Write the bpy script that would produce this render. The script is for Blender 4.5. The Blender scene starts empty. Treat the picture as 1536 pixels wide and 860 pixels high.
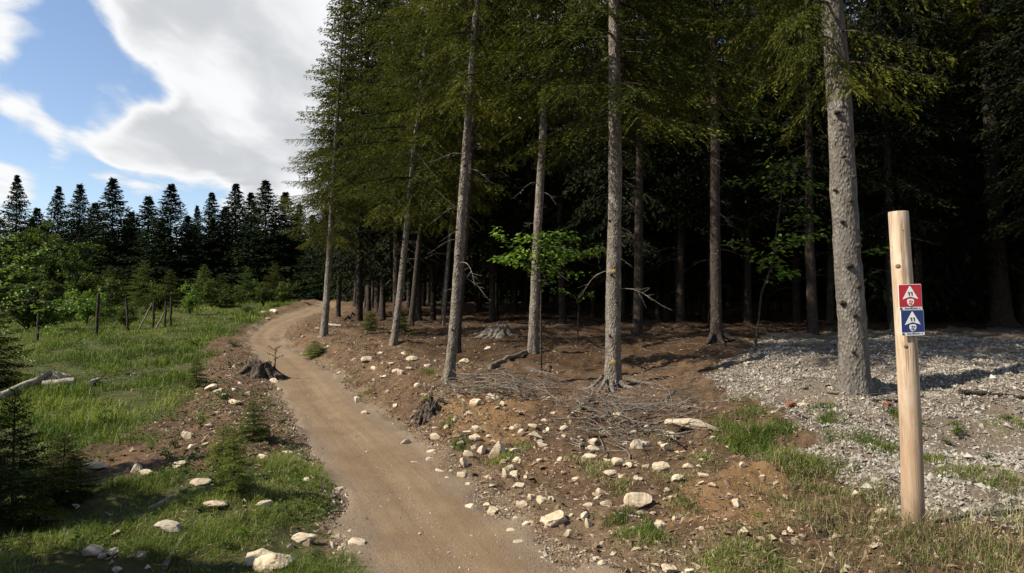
import bpy, math, random
import numpy as np
from mathutils import Vector, Matrix

# ------------------------------------------------------------------ camera, sky, sun, exposure
scene = bpy.context.scene
COL = scene.collection
FPX = 1100.0                                   # focal length in pixels of a 1536 px wide picture
CAMZ = 1.55
PITCH = math.atan(35.0 / FPX)
cam_d = bpy.data.cameras.new('camera')
cam = bpy.data.objects.new('camera', cam_d)
COL.objects.link(cam)
cam_d.sensor_width = 36.0
cam_d.lens = 36.0 * FPX / 1536.0
cam_d.clip_start = 0.05
cam_d.clip_end = 3000
cam.location = (0, 0, CAMZ)
cam.rotation_euler = (math.radians(90) + PITCH, 0, 0)
scene.camera = cam

SUN_EL = math.radians(42)
SUN_H = np.array([-0.95, -0.31])
SUN_H = SUN_H / np.linalg.norm(SUN_H)
to_sun = Vector((SUN_H[0] * math.cos(SUN_EL), SUN_H[1] * math.cos(SUN_EL), math.sin(SUN_EL)))
sun_d = bpy.data.lights.new('sun', 'SUN')
sun_d.energy = 5.0
sun_d.angle = math.radians(0.5)
sun_d.color = (1.0, 0.925, 0.79)
sun = bpy.data.objects.new('sun', sun_d)
COL.objects.link(sun)
sun.rotation_euler = to_sun.to_track_quat('Z', 'Y').to_euler()
sun.location = (-20, -10, 30)

scene.view_settings.view_transform = 'Standard'
scene.view_settings.look = 'None'
scene.view_settings.exposure = 0.92
scene.view_settings.gamma = 1.0
scene.view_settings.use_curve_mapping = False


class NT:
    """small helper for building node trees"""
    def __init__(self, tree):
        self.t = tree
        self.n = tree.nodes
        self.n.clear()

    def new(self, typ, **kw):
        nd = self.n.new(typ)
        for k, v in kw.items():
            setattr(nd, k, v)
        return nd

    def link(self, a, b):
        self.t.links.new(a, b)

    def put(self, sock, v):
        if isinstance(v, bpy.types.NodeSocket):
            self.link(v, sock)
        elif v is not None:
            if sock.type == 'RGBA' and len(v) == 3:
                v = (*v, 1.0)
            sock.default_value = v

    def math(self, op, a, b=None, c=None, clamp=False):
        nd = self.new('ShaderNodeMath', operation=op)
        nd.use_clamp = clamp
        self.put(nd.inputs[0], a)
        if b is not None:
            self.put(nd.inputs[1], b)
        if c is not None:
            self.put(nd.inputs[2], c)
        return nd.outputs[0]

    def mix(self, f, a, b, blend='MIX'):
        nd = self.new('ShaderNodeMix', data_type='RGBA', blend_type=blend)
        self.put(nd.inputs[0], f)
        self.put(nd.inputs[6], a)
        self.put(nd.inputs[7], b)
        return nd.outputs[2]

    def noise(self, vec, scale, detail=4.0, rough=0.55, dist=0.0):
        nd = self.new('ShaderNodeTexNoise')
        if vec is not None:
            self.link(vec, nd.inputs['Vector'])
        nd.inputs['Scale'].default_value = scale
        nd.inputs['Detail'].default_value = detail
        nd.inputs['Roughness'].default_value = rough
        nd.inputs['Distortion'].default_value = dist
        return nd.outputs[0]

    def ramp(self, f, lo, hi, smooth=True):
        nd = self.new('ShaderNodeMapRange')
        nd.interpolation_type = 'SMOOTHSTEP' if smooth else 'LINEAR'
        self.put(nd.inputs[0], f)
        nd.inputs[1].default_value = lo
        nd.inputs[2].default_value = hi
        return nd.outputs[0]

    def mapping(self, vec, loc=(0, 0, 0), scale=(1, 1, 1), rot=(0, 0, 0)):
        nd = self.new('ShaderNodeMapping')
        self.link(vec, nd.inputs[0])
        nd.inputs[1].default_value = loc
        nd.inputs[2].default_value = rot
        nd.inputs[3].default_value = scale
        return nd.outputs[0]

    def bump(self, h, strength=0.3, dist=0.02):
        nd = self.new('ShaderNodeBump')
        nd.inputs['Strength'].default_value = strength
        nd.inputs['Distance'].default_value = dist
        self.link(h, nd.inputs['Height'])
        return nd.outputs[0]


SKY_CLOUDS = [(255, 120, 2.6, -.10), (330, 255, 3, -.14), (130, 175, 3, -.10), (180, 20, 3, .12), (20, 140, 2.2, .10), (190, 205, 3, .12), (100, 205, 2.5, .10), (450, 90, 13, .18), (330, 50, 8, .12), (300, 180, 6, .15), (440, 240, 9, .22), (10, 20, 4, .22), (125, 118, 3.2, .11), (100, 60, 4, -.16), (60, 120, 3, -.10), (40, 178, 2.2, .12), (215, 150, 3, -.10),
              (40, 228, 2.6, .10), (70, 270, 3.5, -.10), (20, 205, 2.2, -.08), (130, 235, 3, .16), (230, 235, 4, .20), (330, 215, 5, .14), (300, 290, 3, -.08), (130, 285, 3, -.10), (0, 295, 2.4, .15), (700, 0, 16, .14)]
# ---- sky: Nishita with fair-weather cumulus on a flat cloud layer
world = bpy.data.worlds.new('World')
scene.world = world
world.use_nodes = True
W = NT(world.node_tree)
sky = W.new('ShaderNodeTexSky', sky_type='NISHITA')
sky.sun_disc = False
sky.sun_elevation = SUN_EL
sky.sun_rotation = math.atan2(to_sun.x, to_sun.y)
sky.air_density = 1.0
sky.dust_density = 0.15
sky.ozone_density = 1.5
tc = W.new('ShaderNodeTexCoord')
sep = W.new('ShaderNodeSeparateXYZ')
W.link(tc.outputs['Generated'], sep.inputs[0])
zz = W.math('ADD', W.math('MAXIMUM', sep.outputs[2], 0.0), 0.16)
cmb = W.new('ShaderNodeCombineXYZ')
W.link(W.math('DIVIDE', sep.outputs[0], zz), cmb.inputs[0])
W.link(W.math('DIVIDE', sep.outputs[1], zz), cmb.inputs[1])
P = W.mapping(cmb.outputs[0], loc=(3.1, 7.3, 0.0), scale=(1.0, 0.62, 1.0))
warp = W.new('ShaderNodeTexNoise')
W.link(P, warp.inputs['Vector']); warp.inputs['Scale'].default_value = 1.3; warp.inputs['Detail'].default_value = 4
vm = W.new('ShaderNodeVectorMath', operation='MULTIPLY_ADD')
W.link(warp.outputs['Color'], vm.inputs[0]); vm.inputs[1].default_value = (0.55, 0.55, 0.0); W.link(P, vm.inputs[2])
PWp = vm.outputs[0]
big = W.noise(PWp, 0.8, 3.0, 0.5)
fine = W.noise(PWp, 2.9, 10.0, 0.6, 0.1)
dens = W.math('ADD', W.math('MULTIPLY', big, 0.46), W.math('MULTIPLY', fine, 0.64))


def cloud_at(px, py, deg, amount):
    """a cumulus (or a gap) in a direction of the sky"""
    d = Vector(((px - 768.0) / FPX, 1.0, (465.0 - py) / FPX)).normalized()
    dt = W.new('ShaderNodeVectorMath', operation='DOT_PRODUCT')
    W.link(tc.outputs['Generated'], dt.inputs[0])
    dt.inputs[1].default_value = d
    return W.math('MULTIPLY', W.ramp(dt.outputs['Value'], math.cos(math.radians(deg)), math.cos(math.radians(deg * .15))), amount)


for c in SKY_CLOUDS:
    dens = W.math('ADD', dens, cloud_at(*c))
cov = W.math('MULTIPLY', W.ramp(dens, 0.535, 0.685), W.ramp(sep.outputs[2], 0.0, 0.06))
thick = W.ramp(W.noise(W.mapping(PWp, loc=(0.30, 0.18, 0.0)), 1.7, 5.0, 0.5, 0.2), 0.40, 0.62)
thick = W.math('MULTIPLY', thick, W.ramp(dens, 0.66, 0.84))
cloudc = W.mix(thick, (10.3, 10.4, 10.5), (6.6, 6.8, 7.1))
cloudc = W.mix(W.ramp(dens, 0.70, 0.55), cloudc, (8.6, 8.9, 9.4))
skyc = W.mix(1.0, sky.outputs[0], (1.72, 1.66, 1.70), 'MULTIPLY')
bg = W.new('ShaderNodeBackground')
W.link(W.mix(cov, skyc, cloudc), bg.inputs[0])
bg.inputs[1].default_value = 0.05
wo = W.new('ShaderNodeOutputWorld')
W.link(bg.outputs[0], wo.inputs[0])

# ------------------------------------------------------------------ helpers
rng = np.random.default_rng(11)
R = random.Random(5)


def hash2(ix, iy, seed):
    h = (ix.astype(np.int64) * 374761393 + iy.astype(np.int64) * 668265263 + seed * 1442695041) & 0x7fffffff
    h = ((h ^ (h >> 13)) * 1274126177) & 0x7fffffff
    h = (h ^ (h >> 16)) & 0xffff
    return h / 65535.0


def vnoise(x, y, seed=0):
    ix = np.floor(x); iy = np.floor(y)
    fx = x - ix; fy = y - iy
    fx = fx * fx * fx * (fx * (fx * 6 - 15) + 10); fy = fy * fy * fy * (fy * (fy * 6 - 15) + 10)
    ix = ix.astype(np.int64); iy = iy.astype(np.int64)
    a = hash2(ix, iy, seed); b = hash2(ix + 1, iy, seed)
    c = hash2(ix, iy + 1, seed); d = hash2(ix + 1, iy + 1, seed)
    return (a + (b - a) * fx) * (1 - fy) + (c + (d - c) * fx) * fy - 0.5


def fbm(x, y, oct=4, seed=0):
    s = 0; amp = 1.0
    for k in range(oct):
        s = s + amp * vnoise(x * 2 ** k + 17.3 * k, y * 2 ** k - 9.1 * k, seed + k)
        amp *= 0.5
    return s


def sstep(a, b, x):
    t = np.clip((x - a) / (b - a), 0, 1)
    return t * t * (3 - 2 * t)


def pix_dir(px, py):
    cx = (px - 768.0) / FPX; cy = -(py - 430.0) / FPX
    c, s = math.cos(PITCH), math.sin(PITCH)
    return np.array([cx, c - cy * s, s + cy * c])


def at(px, py, Y):
    """the point on the line of sight of a pixel at forward distance Y (for measuring heights)"""
    d = pix_dir(px, py)
    t = Y / d[1]
    return np.array([d[0] * t, Y, CAMZ + d[2] * t])


ZY = np.array([-400, 0, 8, 11, 14, 17, 20, 25, 30, 35, 45, 52, 60, 100, 900.])
ZV = np.array([-4, 0, 0, .08, .30, .50, .67, .86, 1.10, 1.38, 1.98, 2.28, 2.35, 2.4, 2.5])


def base_z(x, y):
    z = 0
    for o in (-1.2, -.6, 0, .6, 1.2):
        z = z + np.interp(y + o, ZY, ZV)
    z = z / 5
    z = z + 0.34 * sstep(1.2, 4.2, x) * sstep(6.5, 10.5, y) * (1 - sstep(13, 19, y))
    z = z - 0.10 * sstep(-4, -10, x) * sstep(5, 9, y) * (1 - sstep(14, 22, y))
    return z


def cast(px, py, hf):
    d = pix_dir(px, py)
    t = np.geomspace(1.2, 140, 2600)
    x, y, z = d[0] * t, d[1] * t, CAMZ + d[2] * t
    below = z < hf(x, y)
    if not below.any():
        i = len(t) - 1
    else:
        i = int(np.argmax(below))
    return np.array([x[i], y[i], hf(x[i:i + 1], y[i:i + 1])[0]])


# trail edges as seen in the photograph, turned into a centre line on the ground
EDGE = [(560, 905, 860), (525, 800, 780), (492, 700, 705), (452, 615, 640), (425, 552, 600), (412, 522, 572), (402, 492, 548),
        (384, 446, 525), (374, 421, 510), (385, 428, 495), (404, 452, 480), (438, 483, 468), (468, 506, 458), (476, 505, 453)]
ctr = []
for l, r, y in EDGE:
    a = cast(l, y, base_z); b = cast(r, y, base_z)
    ctr.append((a[:2] * .57 + b[:2] * .43, abs(b[0] - a[0]) / 2 * .86))
pts = [np.array([2.6, -4.0]), np.array([1.55, 0.0]), np.array([0.65, 2.2])] + [c[0] for c in ctr] + [np.array([-16.0, 47.5]), np.array([-24., 48.])]
hw = [0.8, 0.75, 0.7] + [min(max(c[1], .42), .62) for c in ctr] + [.6, .6]


def dense(pts, hw, n=16):
    out = []; w = []
    for i in range(len(pts) - 1):
        p0 = pts[max(i - 1, 0)]; p1 = pts[i]; p2 = pts[i + 1]; p3 = pts[min(i + 2, len(pts) - 1)]
        for k in range(n):
            t = k / n
            out.append(.5 * (2 * p1 + (p2 - p0) * t + (2 * p0 - 5 * p1 + 4 * p2 - p3) * t * t + (3 * p1 - p0 - 3 * p2 + p3) * t ** 3))
            w.append(hw[i] * (1 - t) + hw[i + 1] * t)
    out.append(pts[-1]); w.append(hw[-1])
    return np.array(out), np.array(w)


PC, PW = dense(pts, hw)
_seg = np.diff(PC, axis=0)
_nrm = np.stack([_seg[:, 1], -_seg[:, 0]], 1) / np.linalg.norm(_seg, axis=1)[:, None]     # to the right of the way ahead


def path_dist(x, y):
    """signed distance from the trail's centre line over its half width: -1 left edge, +1 right edge; plus metres"""
    x = np.asarray(x, float); y = np.asarray(y, float)
    best = np.full(x.shape, 1e9); sg = np.ones(x.shape); w = np.ones(x.shape)
    near = (x > -24) & (x < 6) & (y < 66)
    idx = np.nonzero(near)
    xs = x[idx]; ys = y[idx]
    b = np.full(xs.shape, 1e9); s = np.ones(xs.shape); ww = np.ones(xs.shape)
    step = 2
    for i in range(0, len(PC) - step, step):
        p = PC[i]; q = PC[i + step]
        v = q - p; L2 = v @ v
        t = np.clip(((xs - p[0]) * v[0] + (ys - p[1]) * v[1]) / L2, 0, 1)
        dx = xs - p[0] - t * v[0]; dy = ys - p[1] - t * v[1]
        d = np.hypot(dx, dy)
        m = d < b
        b[m] = d[m]
        s[m] = np.sign(dx * v[1] - dy * v[0])[m]
        ww[m] = PW[i]
    best[idx] = b; sg[idx] = s; w[idx] = ww
    sg[~near] = np.where(x[~near] > 0, 1, -1)
    best[~near] = 30
    return best * sg, w


def height(x, y, micro=True):
    x = np.asarray(x, float); y = np.asarray(y, float)
    z = base_z(x, y)
    d, w = path_dist(x, y)
    e = np.abs(d) - w
    inside = 1 - sstep(-0.12, 0.22, e)
    # cut bank on the right of the trail, low spoil heap on its left
    z = z + np.where(d > 0, 0.30 * sstep(0.05, 0.75, e) * sstep(7.5, 10, y) * (1 - sstep(24, 30, y)), 0)
    z = z + np.where(d > 0, 0.08 * sstep(0.1, 1.2, e) * (1 - sstep(7.5, 10, y)), 0)
    z = z + np.where(d < 0, 0.11 * np.exp(-((e - 0.75) / 0.5) ** 2) * sstep(4.5, 6.5, y), 0)
    z = z - 0.045 * inside
    if micro:
        rough = (1 - 0.9 * inside) * np.where(d > 0, 1.25, 1.0)
        z = z + rough * (0.10 * fbm(x * .9, y * .9, 3, 3) + 0.070 * fbm(x * 3.7, y * 3.7, 3, 9) + 0.035 * np.abs(fbm(x * 11, y * 11, 2, 21)))
        z = z + 0.02 * fbm(x * .5, y * .5, 2, 5) + 0.010 * inside * fbm(x * 3, y * 3, 2, 31)
    return z


def hz(x, y):
    return float(height(np.array([x]), np.array([y]))[0])


def gp(px, py):
    return cast(px, py, height)


def poly(pixels):
    return np.array([cast(a, b, base_z)[:2] for a, b in pixels])


def in_poly(x, y, pg):
    c = np.zeros(x.shape, bool)
    n = len(pg)
    for i in range(n):
        x1, y1 = pg[i]; x2, y2 = pg[(i + 1) % n]
        if y1 == y2:
            continue
        c ^= ((y1 > y) != (y2 > y)) & (x < (x2 - x1) * (y - y1) / (y2 - y1) + x1)
    return c


def soft_poly(x, y, pg, blur=0.35, seed=50):
    """fraction inside a polygon with a ragged edge"""
    s = 0
    K = 5
    for k in range(K):
        ox = blur * math.cos(k * 2.4) * math.sqrt((k + .5) / K); oy = blur * math.sin(k * 2.4) * math.sqrt((k + .5) / K)
        s = s + in_poly(x + ox + .7 * blur * fbm(x * 1.7, y * 1.7, 3, seed), y + oy + .9 * blur * fbm(x * 1.7, y * 1.7, 3, seed + 7), pg)
    return s / K


def make_mesh(name, V, F, mats, mi=None, smooth=False, attrs=None):
    """mesh from arrays; F may be (n,3), (n,4) or a list of such arrays"""
    me = bpy.data.meshes.new(name)
    V = np.asarray(V, np.float32)
    if not isinstance(F, list):
        F = [F]
    F = [np.asarray(f, np.int32) for f in F if len(f)]
    me.vertices.add(len(V))
    me.vertices.foreach_set('co', V.ravel())
    loops = np.concatenate([f.ravel() for f in F])
    counts = np.concatenate([np.full(len(f), f.shape[1], np.int32) for f in F])
    me.loops.add(len(loops))
    me.loops.foreach_set('vertex_index', loops)
    me.polygons.add(len(counts))
    st = np.zeros(len(counts), np.int32); st[1:] = np.cumsum(counts)[:-1]
    me.polygons.foreach_set('loop_start', st)
    me.polygons.foreach_set('loop_total', counts)
    if not isinstance(mats, (list, tuple)):
        mats = [mats]
    for m in mats:
        me.materials.append(m)
    if mi is not None:
        me.polygons.foreach_set('material_index', np.asarray(mi, np.int32))
    me.polygons.foreach_set('use_smooth', np.full(len(counts), bool(smooth)))
    if attrs:
        for k, a in attrs.items():
            at_ = me.attributes.new(k, 'FLOAT', 'POINT')
            at_.data.foreach_set('value', np.asarray(a, np.float32))
    me.update(calc_edges=True)
    me.validate()
    return me


def link(name, me, parent=None, loc=None, rot=None, scale=None):
    o = bpy.data.objects.new(name, me)
    COL.objects.link(o)
    if parent is not None:
        o.parent = parent
    if loc is not None:
        o.location = loc
    if rot is not None:
        o.rotation_euler = rot
    if scale is not None:
        o.scale = scale if hasattr(scale, '__len__') else (scale,) * 3
    return o


def tag(o, label=None, cat=None, group=None, kind=None):
    if label: o['label'] = label
    if cat: o['category'] = cat
    if group: o['group'] = group
    if kind: o['kind'] = kind
    return o


class MB:
    """collects pieces (verts, faces, material, tint) into one mesh"""
    def __init__(self):
        self.V = []; self.F3 = []; self.F4 = []; self.m3 = []; self.m4 = []; self.T = []; self.n = 0

    def add(self, V, F, m=0, tint=0.5):
        V = np.asarray(V, float); F = np.asarray(F, int)
        if len(V) == 0:
            return
        if F.shape[1] == 3:
            self.F3.append(F + self.n); self.m3.append(np.full(len(F), m))
        else:
            self.F4.append(F + self.n); self.m4.append(np.full(len(F), m))
        self.V.append(V); self.n += len(V)
        self.T.append(np.broadcast_to(np.asarray(tint, float), (len(V),)))

    def mesh(self, name, mats, smooth=False):
        F = []; M = []
        if self.F3: F.append(np.concatenate(self.F3)); M.append(np.concatenate(self.m3))
        if self.F4: F.append(np.concatenate(self.F4)); M.append(np.concatenate(self.m4))
        return make_mesh(name, np.concatenate(self.V), F, mats, np.concatenate(M), smooth, {'tint': np.concatenate(self.T)})

    def tube(self, pts, rad, n=6, m=0, tint=0.5, cap=True, lump=0.0, seed=0):
        pts = np.asarray(pts, float); k = len(pts)
        rad = np.broadcast_to(np.asarray(rad, float), (k,))
        tg = np.gradient(pts, axis=0)
        tg /= np.linalg.norm(tg, axis=1)[:, None] + 1e-9
        ref = np.array([0.31, 0.2, 1.0]) if abs(tg[0, 2]) < 0.8 else np.array([1.0, 0.13, 0.1])
        u = np.cross(tg, ref); u /= np.linalg.norm(u, axis=1)[:, None] + 1e-9
        v = np.cross(tg, u)
        a = np.arange(n) * 2 * math.pi / n
        rr = rad[:, None] * np.ones((1, n))
        if lump:
            g = np.random.default_rng(seed)
            rr = rr * (1 + lump * (g.random((k, n)) - .5) * 2)
        V = pts[:, None, :] + rr[:, :, None] * (np.cos(a)[None, :, None] * u[:, None, :] + np.sin(a)[None, :, None] * v[:, None, :])
        V = V.reshape(-1, 3)
        i = np.arange(k - 1)[:, None] * n; j = np.arange(n)[None, :]; j2 = (j + 1) % n
        F = np.stack([i + j, i + j2, i + n + j2, i + n + j], -1).reshape(-1, 4)
        self.add(V, F, m, tint)
        if cap:
            base = self.n
            for e, ring in ((0, 0), (k - 1, (k - 1) * n)):
                c = pts[e] + (tg[e] * rad[e] * 0.15 * (1 if e else -1))
                Vc = np.vstack([V[ring:ring + n], c])
                jj = np.arange(n)
                Fc = np.stack([jj, (jj + 1) % n, np.full(n, n)], 1)
                if e == 0: Fc = Fc[:, ::-1]
                self.add(Vc, Fc, m, tint)


def cards(mb, P0, D, l, w, m=0, tint=0.5, up=None, fold=0.0):
    """leaf-shaped faces: P0 base points, D directions, l lengths, w half widths"""
    n = len(P0)
    if n == 0: return
    D = D / (np.linalg.norm(D, axis=1)[:, None] + 1e-9)
    if up is None:
        up = rng.normal(size=(n, 3))
    S = np.cross(D, up); S /= np.linalg.norm(S, axis=1)[:, None] + 1e-9
    N = np.cross(S, D)
    l = np.broadcast_to(np.asarray(l, float), (n,))[:, None]; w = np.broadcast_to(np.asarray(w, float), (n,))[:, None]
    mid = P0 + D * l * 0.42
    V = np.stack([P0, mid + S * w + N * w * fold, P0 + D * l - N * l * 0.1 * (fold > 0), mid - S * w + N * w * fold], 1).reshape(-1, 3)
    b = np.arange(n)[:, None] * 4
    t = np.repeat(np.broadcast_to(np.asarray(tint, float), (n,)), 4)
    if fold:
        F = np.concatenate([b + np.array([[0, 1, 2]]), b + np.array([[0, 2, 3]])])
    else:
        F = b + np.array([[0, 1, 2, 3]])
    mb.add(V, F, m, t)


# ------------------------------------------------------------------ materials
def material(name):
    m = bpy.data.materials.new(name)
    m.use_nodes = True
    t = NT(m.node_tree)
    out = t.new('ShaderNodeOutputMaterial')
    return m, t, out


def principled(t, out, col, rough=0.8, spec=0.3, normal=None, k=0.64):
    b = t.new('ShaderNodeBsdfPrincipled')
    if k != 1.0:
        col = t.mix(1.0, col, (k, k, k), 'MULTIPLY')
    t.put(b.inputs['Base Color'], col)
    t.put(b.inputs['Roughness'], rough)
    b.inputs['Specular IOR Level'].default_value = spec
    if normal is not None:
        t.link(normal, b.inputs['Normal'])
    t.link(b.outputs[0], out.inputs[0])
    return b


def attr(t, name):
    a = t.new('ShaderNodeAttribute', attribute_name=name)
    return a.outputs['Fac']


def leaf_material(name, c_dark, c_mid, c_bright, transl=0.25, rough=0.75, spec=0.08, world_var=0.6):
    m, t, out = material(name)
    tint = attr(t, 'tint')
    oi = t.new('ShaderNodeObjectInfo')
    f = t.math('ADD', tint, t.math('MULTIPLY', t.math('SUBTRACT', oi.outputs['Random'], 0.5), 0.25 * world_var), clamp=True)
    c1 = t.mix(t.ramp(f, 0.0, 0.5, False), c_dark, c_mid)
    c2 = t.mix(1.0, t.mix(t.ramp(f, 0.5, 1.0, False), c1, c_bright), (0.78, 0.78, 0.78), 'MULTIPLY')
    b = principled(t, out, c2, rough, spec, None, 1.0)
    if transl:
        tr = t.new('ShaderNodeBsdfTranslucent')
        t.link(t.mix(1.0, c2, (1.25, 1.35, 0.6), 'MULTIPLY'), tr.inputs[0])
        mx = t.new('ShaderNodeMixShader')
        mx.inputs[0].default_value = transl
        t.link(b.outputs[0], mx.inputs[1]); t.link(tr.outputs[0], mx.inputs[2])
        t.link(mx.outputs[0], out.inputs[0])
    return m


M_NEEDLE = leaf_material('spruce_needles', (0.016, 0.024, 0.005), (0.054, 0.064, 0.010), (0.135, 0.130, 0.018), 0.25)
M_NEEDLE_IN = leaf_material('shade_darkened_inner_needles', (0.006, 0.010, 0.004), (0.015, 0.021, 0.006), (0.036, 0.040, 0.010), 0.08)  # darker copy of the needles; shade inside the wood is put into the colour
M_NEEDLE_DARK = leaf_material('dark_spruce_needles', (0.007, 0.014, 0.005), (0.016, 0.028, 0.009), (0.036, 0.052, 0.015), 0.10)  # blue-green spruce tone, darkened further to carry cloud shade on the far row
M_NEEDLE_YOUNG = leaf_material('young_spruce_needles', (0.028, 0.050, 0.014), (0.070, 0.105, 0.022), (0.24, 0.26, 0.06), 0.28)
M_BEECH = leaf_material('beech_leaves', (0.06, 0.12, 0.012), (0.13, 0.22, 0.024), (0.24, 0.33, 0.05), 0.35, 0.5, 0.25)
M_SHRUB = leaf_material('shrub_leaves', (0.028, 0.050, 0.010), (0.075, 0.110, 0.020), (0.18, 0.21, 0.045), 0.28, 0.6, 0.15)
M_GRASS = leaf_material('grass_blades', (0.030, 0.056, 0.009), (0.105, 0.160, 0.020), (0.25, 0.28, 0.06), 0.30, 0.6, 0.14, 0.0)
M_DRY = leaf_material('dry_grass', (0.13, 0.10, 0.045), (0.30, 0.24, 0.12), (0.46, 0.40, 0.24), 0.2, 0.7, 0.2, 0.0)


def bark_material(name, c1, c2, lichen, scale=1.0, lich_amt=0.55, k=0.64):
    m, t, out = material(name)
    tc = t.new('ShaderNodeTexCoord')
    v = tc.outputs['Object']
    vz = t.mapping(v, scale=(1, 1, 0.35))
    n1 = t.noise(vz, 22 * scale, 5, 0.6, 0.4)
    n2 = t.noise(v, 5.5 * scale, 4, 0.6, 0.6)
    vo = t.new('ShaderNodeTexVoronoi')
    t.link(t.mapping(v, scale=(1, 1, 0.6)), vo.inputs['Vector'])
    vo.inputs['Scale'].default_value = 38 * scale
    plates = t.ramp(vo.outputs['Distance'], 0.1, 0.65)
    c = t.mix(t.ramp(n1, 0.35, 0.68), c1, c2)
    c = t.mix(t.math('MULTIPLY', t.ramp(n2, 0.50, 0.66), lich_amt), c, lichen)
    c = t.mix(t.math('MULTIPLY', plates, 0.45), c, tuple(x * 0.45 for x in c1))
    dark = t.ramp(t.noise(t.mapping(v, scale=(1.2, 1.2, .5)), 3.2 * scale, 3, .6, .5), 0.50, 0.62)
    c = t.mix(t.math('MULTIPLY', dark, 0.62), c, tuple(x * 0.42 for x in c2))
    h = t.math('ADD', t.math('MULTIPLY', n1, 1.0), t.math('MULTIPLY', plates, -0.8))
    principled(t, out, c, 0.9, 0.2, t.bump(h, 0.9, 0.016), k)
    return m


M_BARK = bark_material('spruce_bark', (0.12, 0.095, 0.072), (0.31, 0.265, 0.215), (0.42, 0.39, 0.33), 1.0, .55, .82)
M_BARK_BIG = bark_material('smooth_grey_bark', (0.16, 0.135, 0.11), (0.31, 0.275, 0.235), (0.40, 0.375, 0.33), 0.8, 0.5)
M_BARK_DARK = bark_material('shade_darkened_brown_bark', (0.065, 0.045, 0.033), (0.16, 0.125, 0.095), (0.22, 0.20, 0.16), 1.0, 0.35, .48)  # brown bark with the shade of the wood's interior painted into its tone
M_TWIG = bark_material('dead_twig_bark', (0.19, 0.15, 0.115), (0.40, 0.34, 0.275), (0.50, 0.46, 0.40), 2.5, .55, .85)
M_PALEWOOD = bark_material('weathered_wood', (0.30, 0.25, 0.19), (0.52, 0.46, 0.38), (0.62, 0.58, 0.50), 1.6, .55, .95)


def rock_material(name, ca, cb, cs, stain):
    m, t, out = material(name)
    tc = t.new('ShaderNodeTexCoord')
    oi = t.new('ShaderNodeObjectInfo')
    add = t.new('ShaderNodeVectorMath', operation='ADD')
    t.link(tc.outputs['Object'], add.inputs[0])
    cx = t.new('ShaderNodeCombineXYZ')
    t.link(t.math('MULTIPLY', oi.outputs['Random'], 37.0), cx.inputs[0])
    t.link(cx.outputs[0], add.inputs[1])
    v = add.outputs[0]
    n1 = t.noise(v, 9, 6, 0.65, 0.5); n2 = t.noise(v, 40, 4, 0.6)
    c = t.mix(t.ramp(n1, .3, .7), ca, cb)
    c = t.mix(t.math('MULTIPLY', t.ramp(t.noise(v, 5, 4, .6, .8), .52, .68), stain), c, cs)
    c = t.mix(t.math('MULTIPLY', t.ramp(n2, .5, .75), .25), c, tuple(x * .55 for x in ca))
    c = t.mix(t.math('MULTIPLY', oi.outputs['Random'], .55), c, tuple(x * .55 for x in cb))
    sp = t.new('ShaderNodeSeparateXYZ'); t.link(tc.outputs['Object'], sp.inputs[0])
    soil = t.ramp(t.math('ADD', t.math('MULTIPLY', sp.outputs[2], 14.0), t.math('MULTIPLY', n1, 1.6)), 1.05, .35)
    c = t.mix(t.math('MULTIPLY', soil, .75), c, (.20, .125, .07))
    h = t.math('ADD', n1, t.math('MULTIPLY', n2, .4))
    principled(t, out, c, .88, .25, t.bump(h, .7, .016), .95)
    return m


M_ROCK = rock_material('pale_limestone', (.38, .295, .19), (.60, .505, .365), (.36, .225, .115), .6)
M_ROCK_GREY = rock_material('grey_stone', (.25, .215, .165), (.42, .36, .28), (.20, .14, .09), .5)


def stuff_stone_material(name, c0, c1, c2):
    m, t, out = material(name)
    f = attr(t, 'tint')
    c = t.mix(t.ramp(f, 0, .5, False), c0, c1)
    c = t.mix(t.ramp(f, .5, 1., False), c, c2)
    tc = t.new('ShaderNodeTexCoord')
    n = t.noise(tc.outputs['Object'], 60, 3, .6)
    c = t.mix(t.math('MULTIPLY', t.ramp(n, .45, .7), .35), c, (.16, .13, .10))
    principled(t, out, c, .9, .25, t.bump(n, .4, .006))
    return m


M_GRAVEL = stuff_stone_material('grey_gravel', (.20, .17, .135), (.36, .32, .265), (.62, .57, .48))
M_CHIP = stuff_stone_material('stone_chips', (.085, .050, .030), (.30, .20, .115), (.58, .48, .34))
M_PEBBLE = stuff_stone_material('trail_pebbles', (.20, .145, .10), (.42, .335, .25), (.70, .61, .50))


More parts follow.
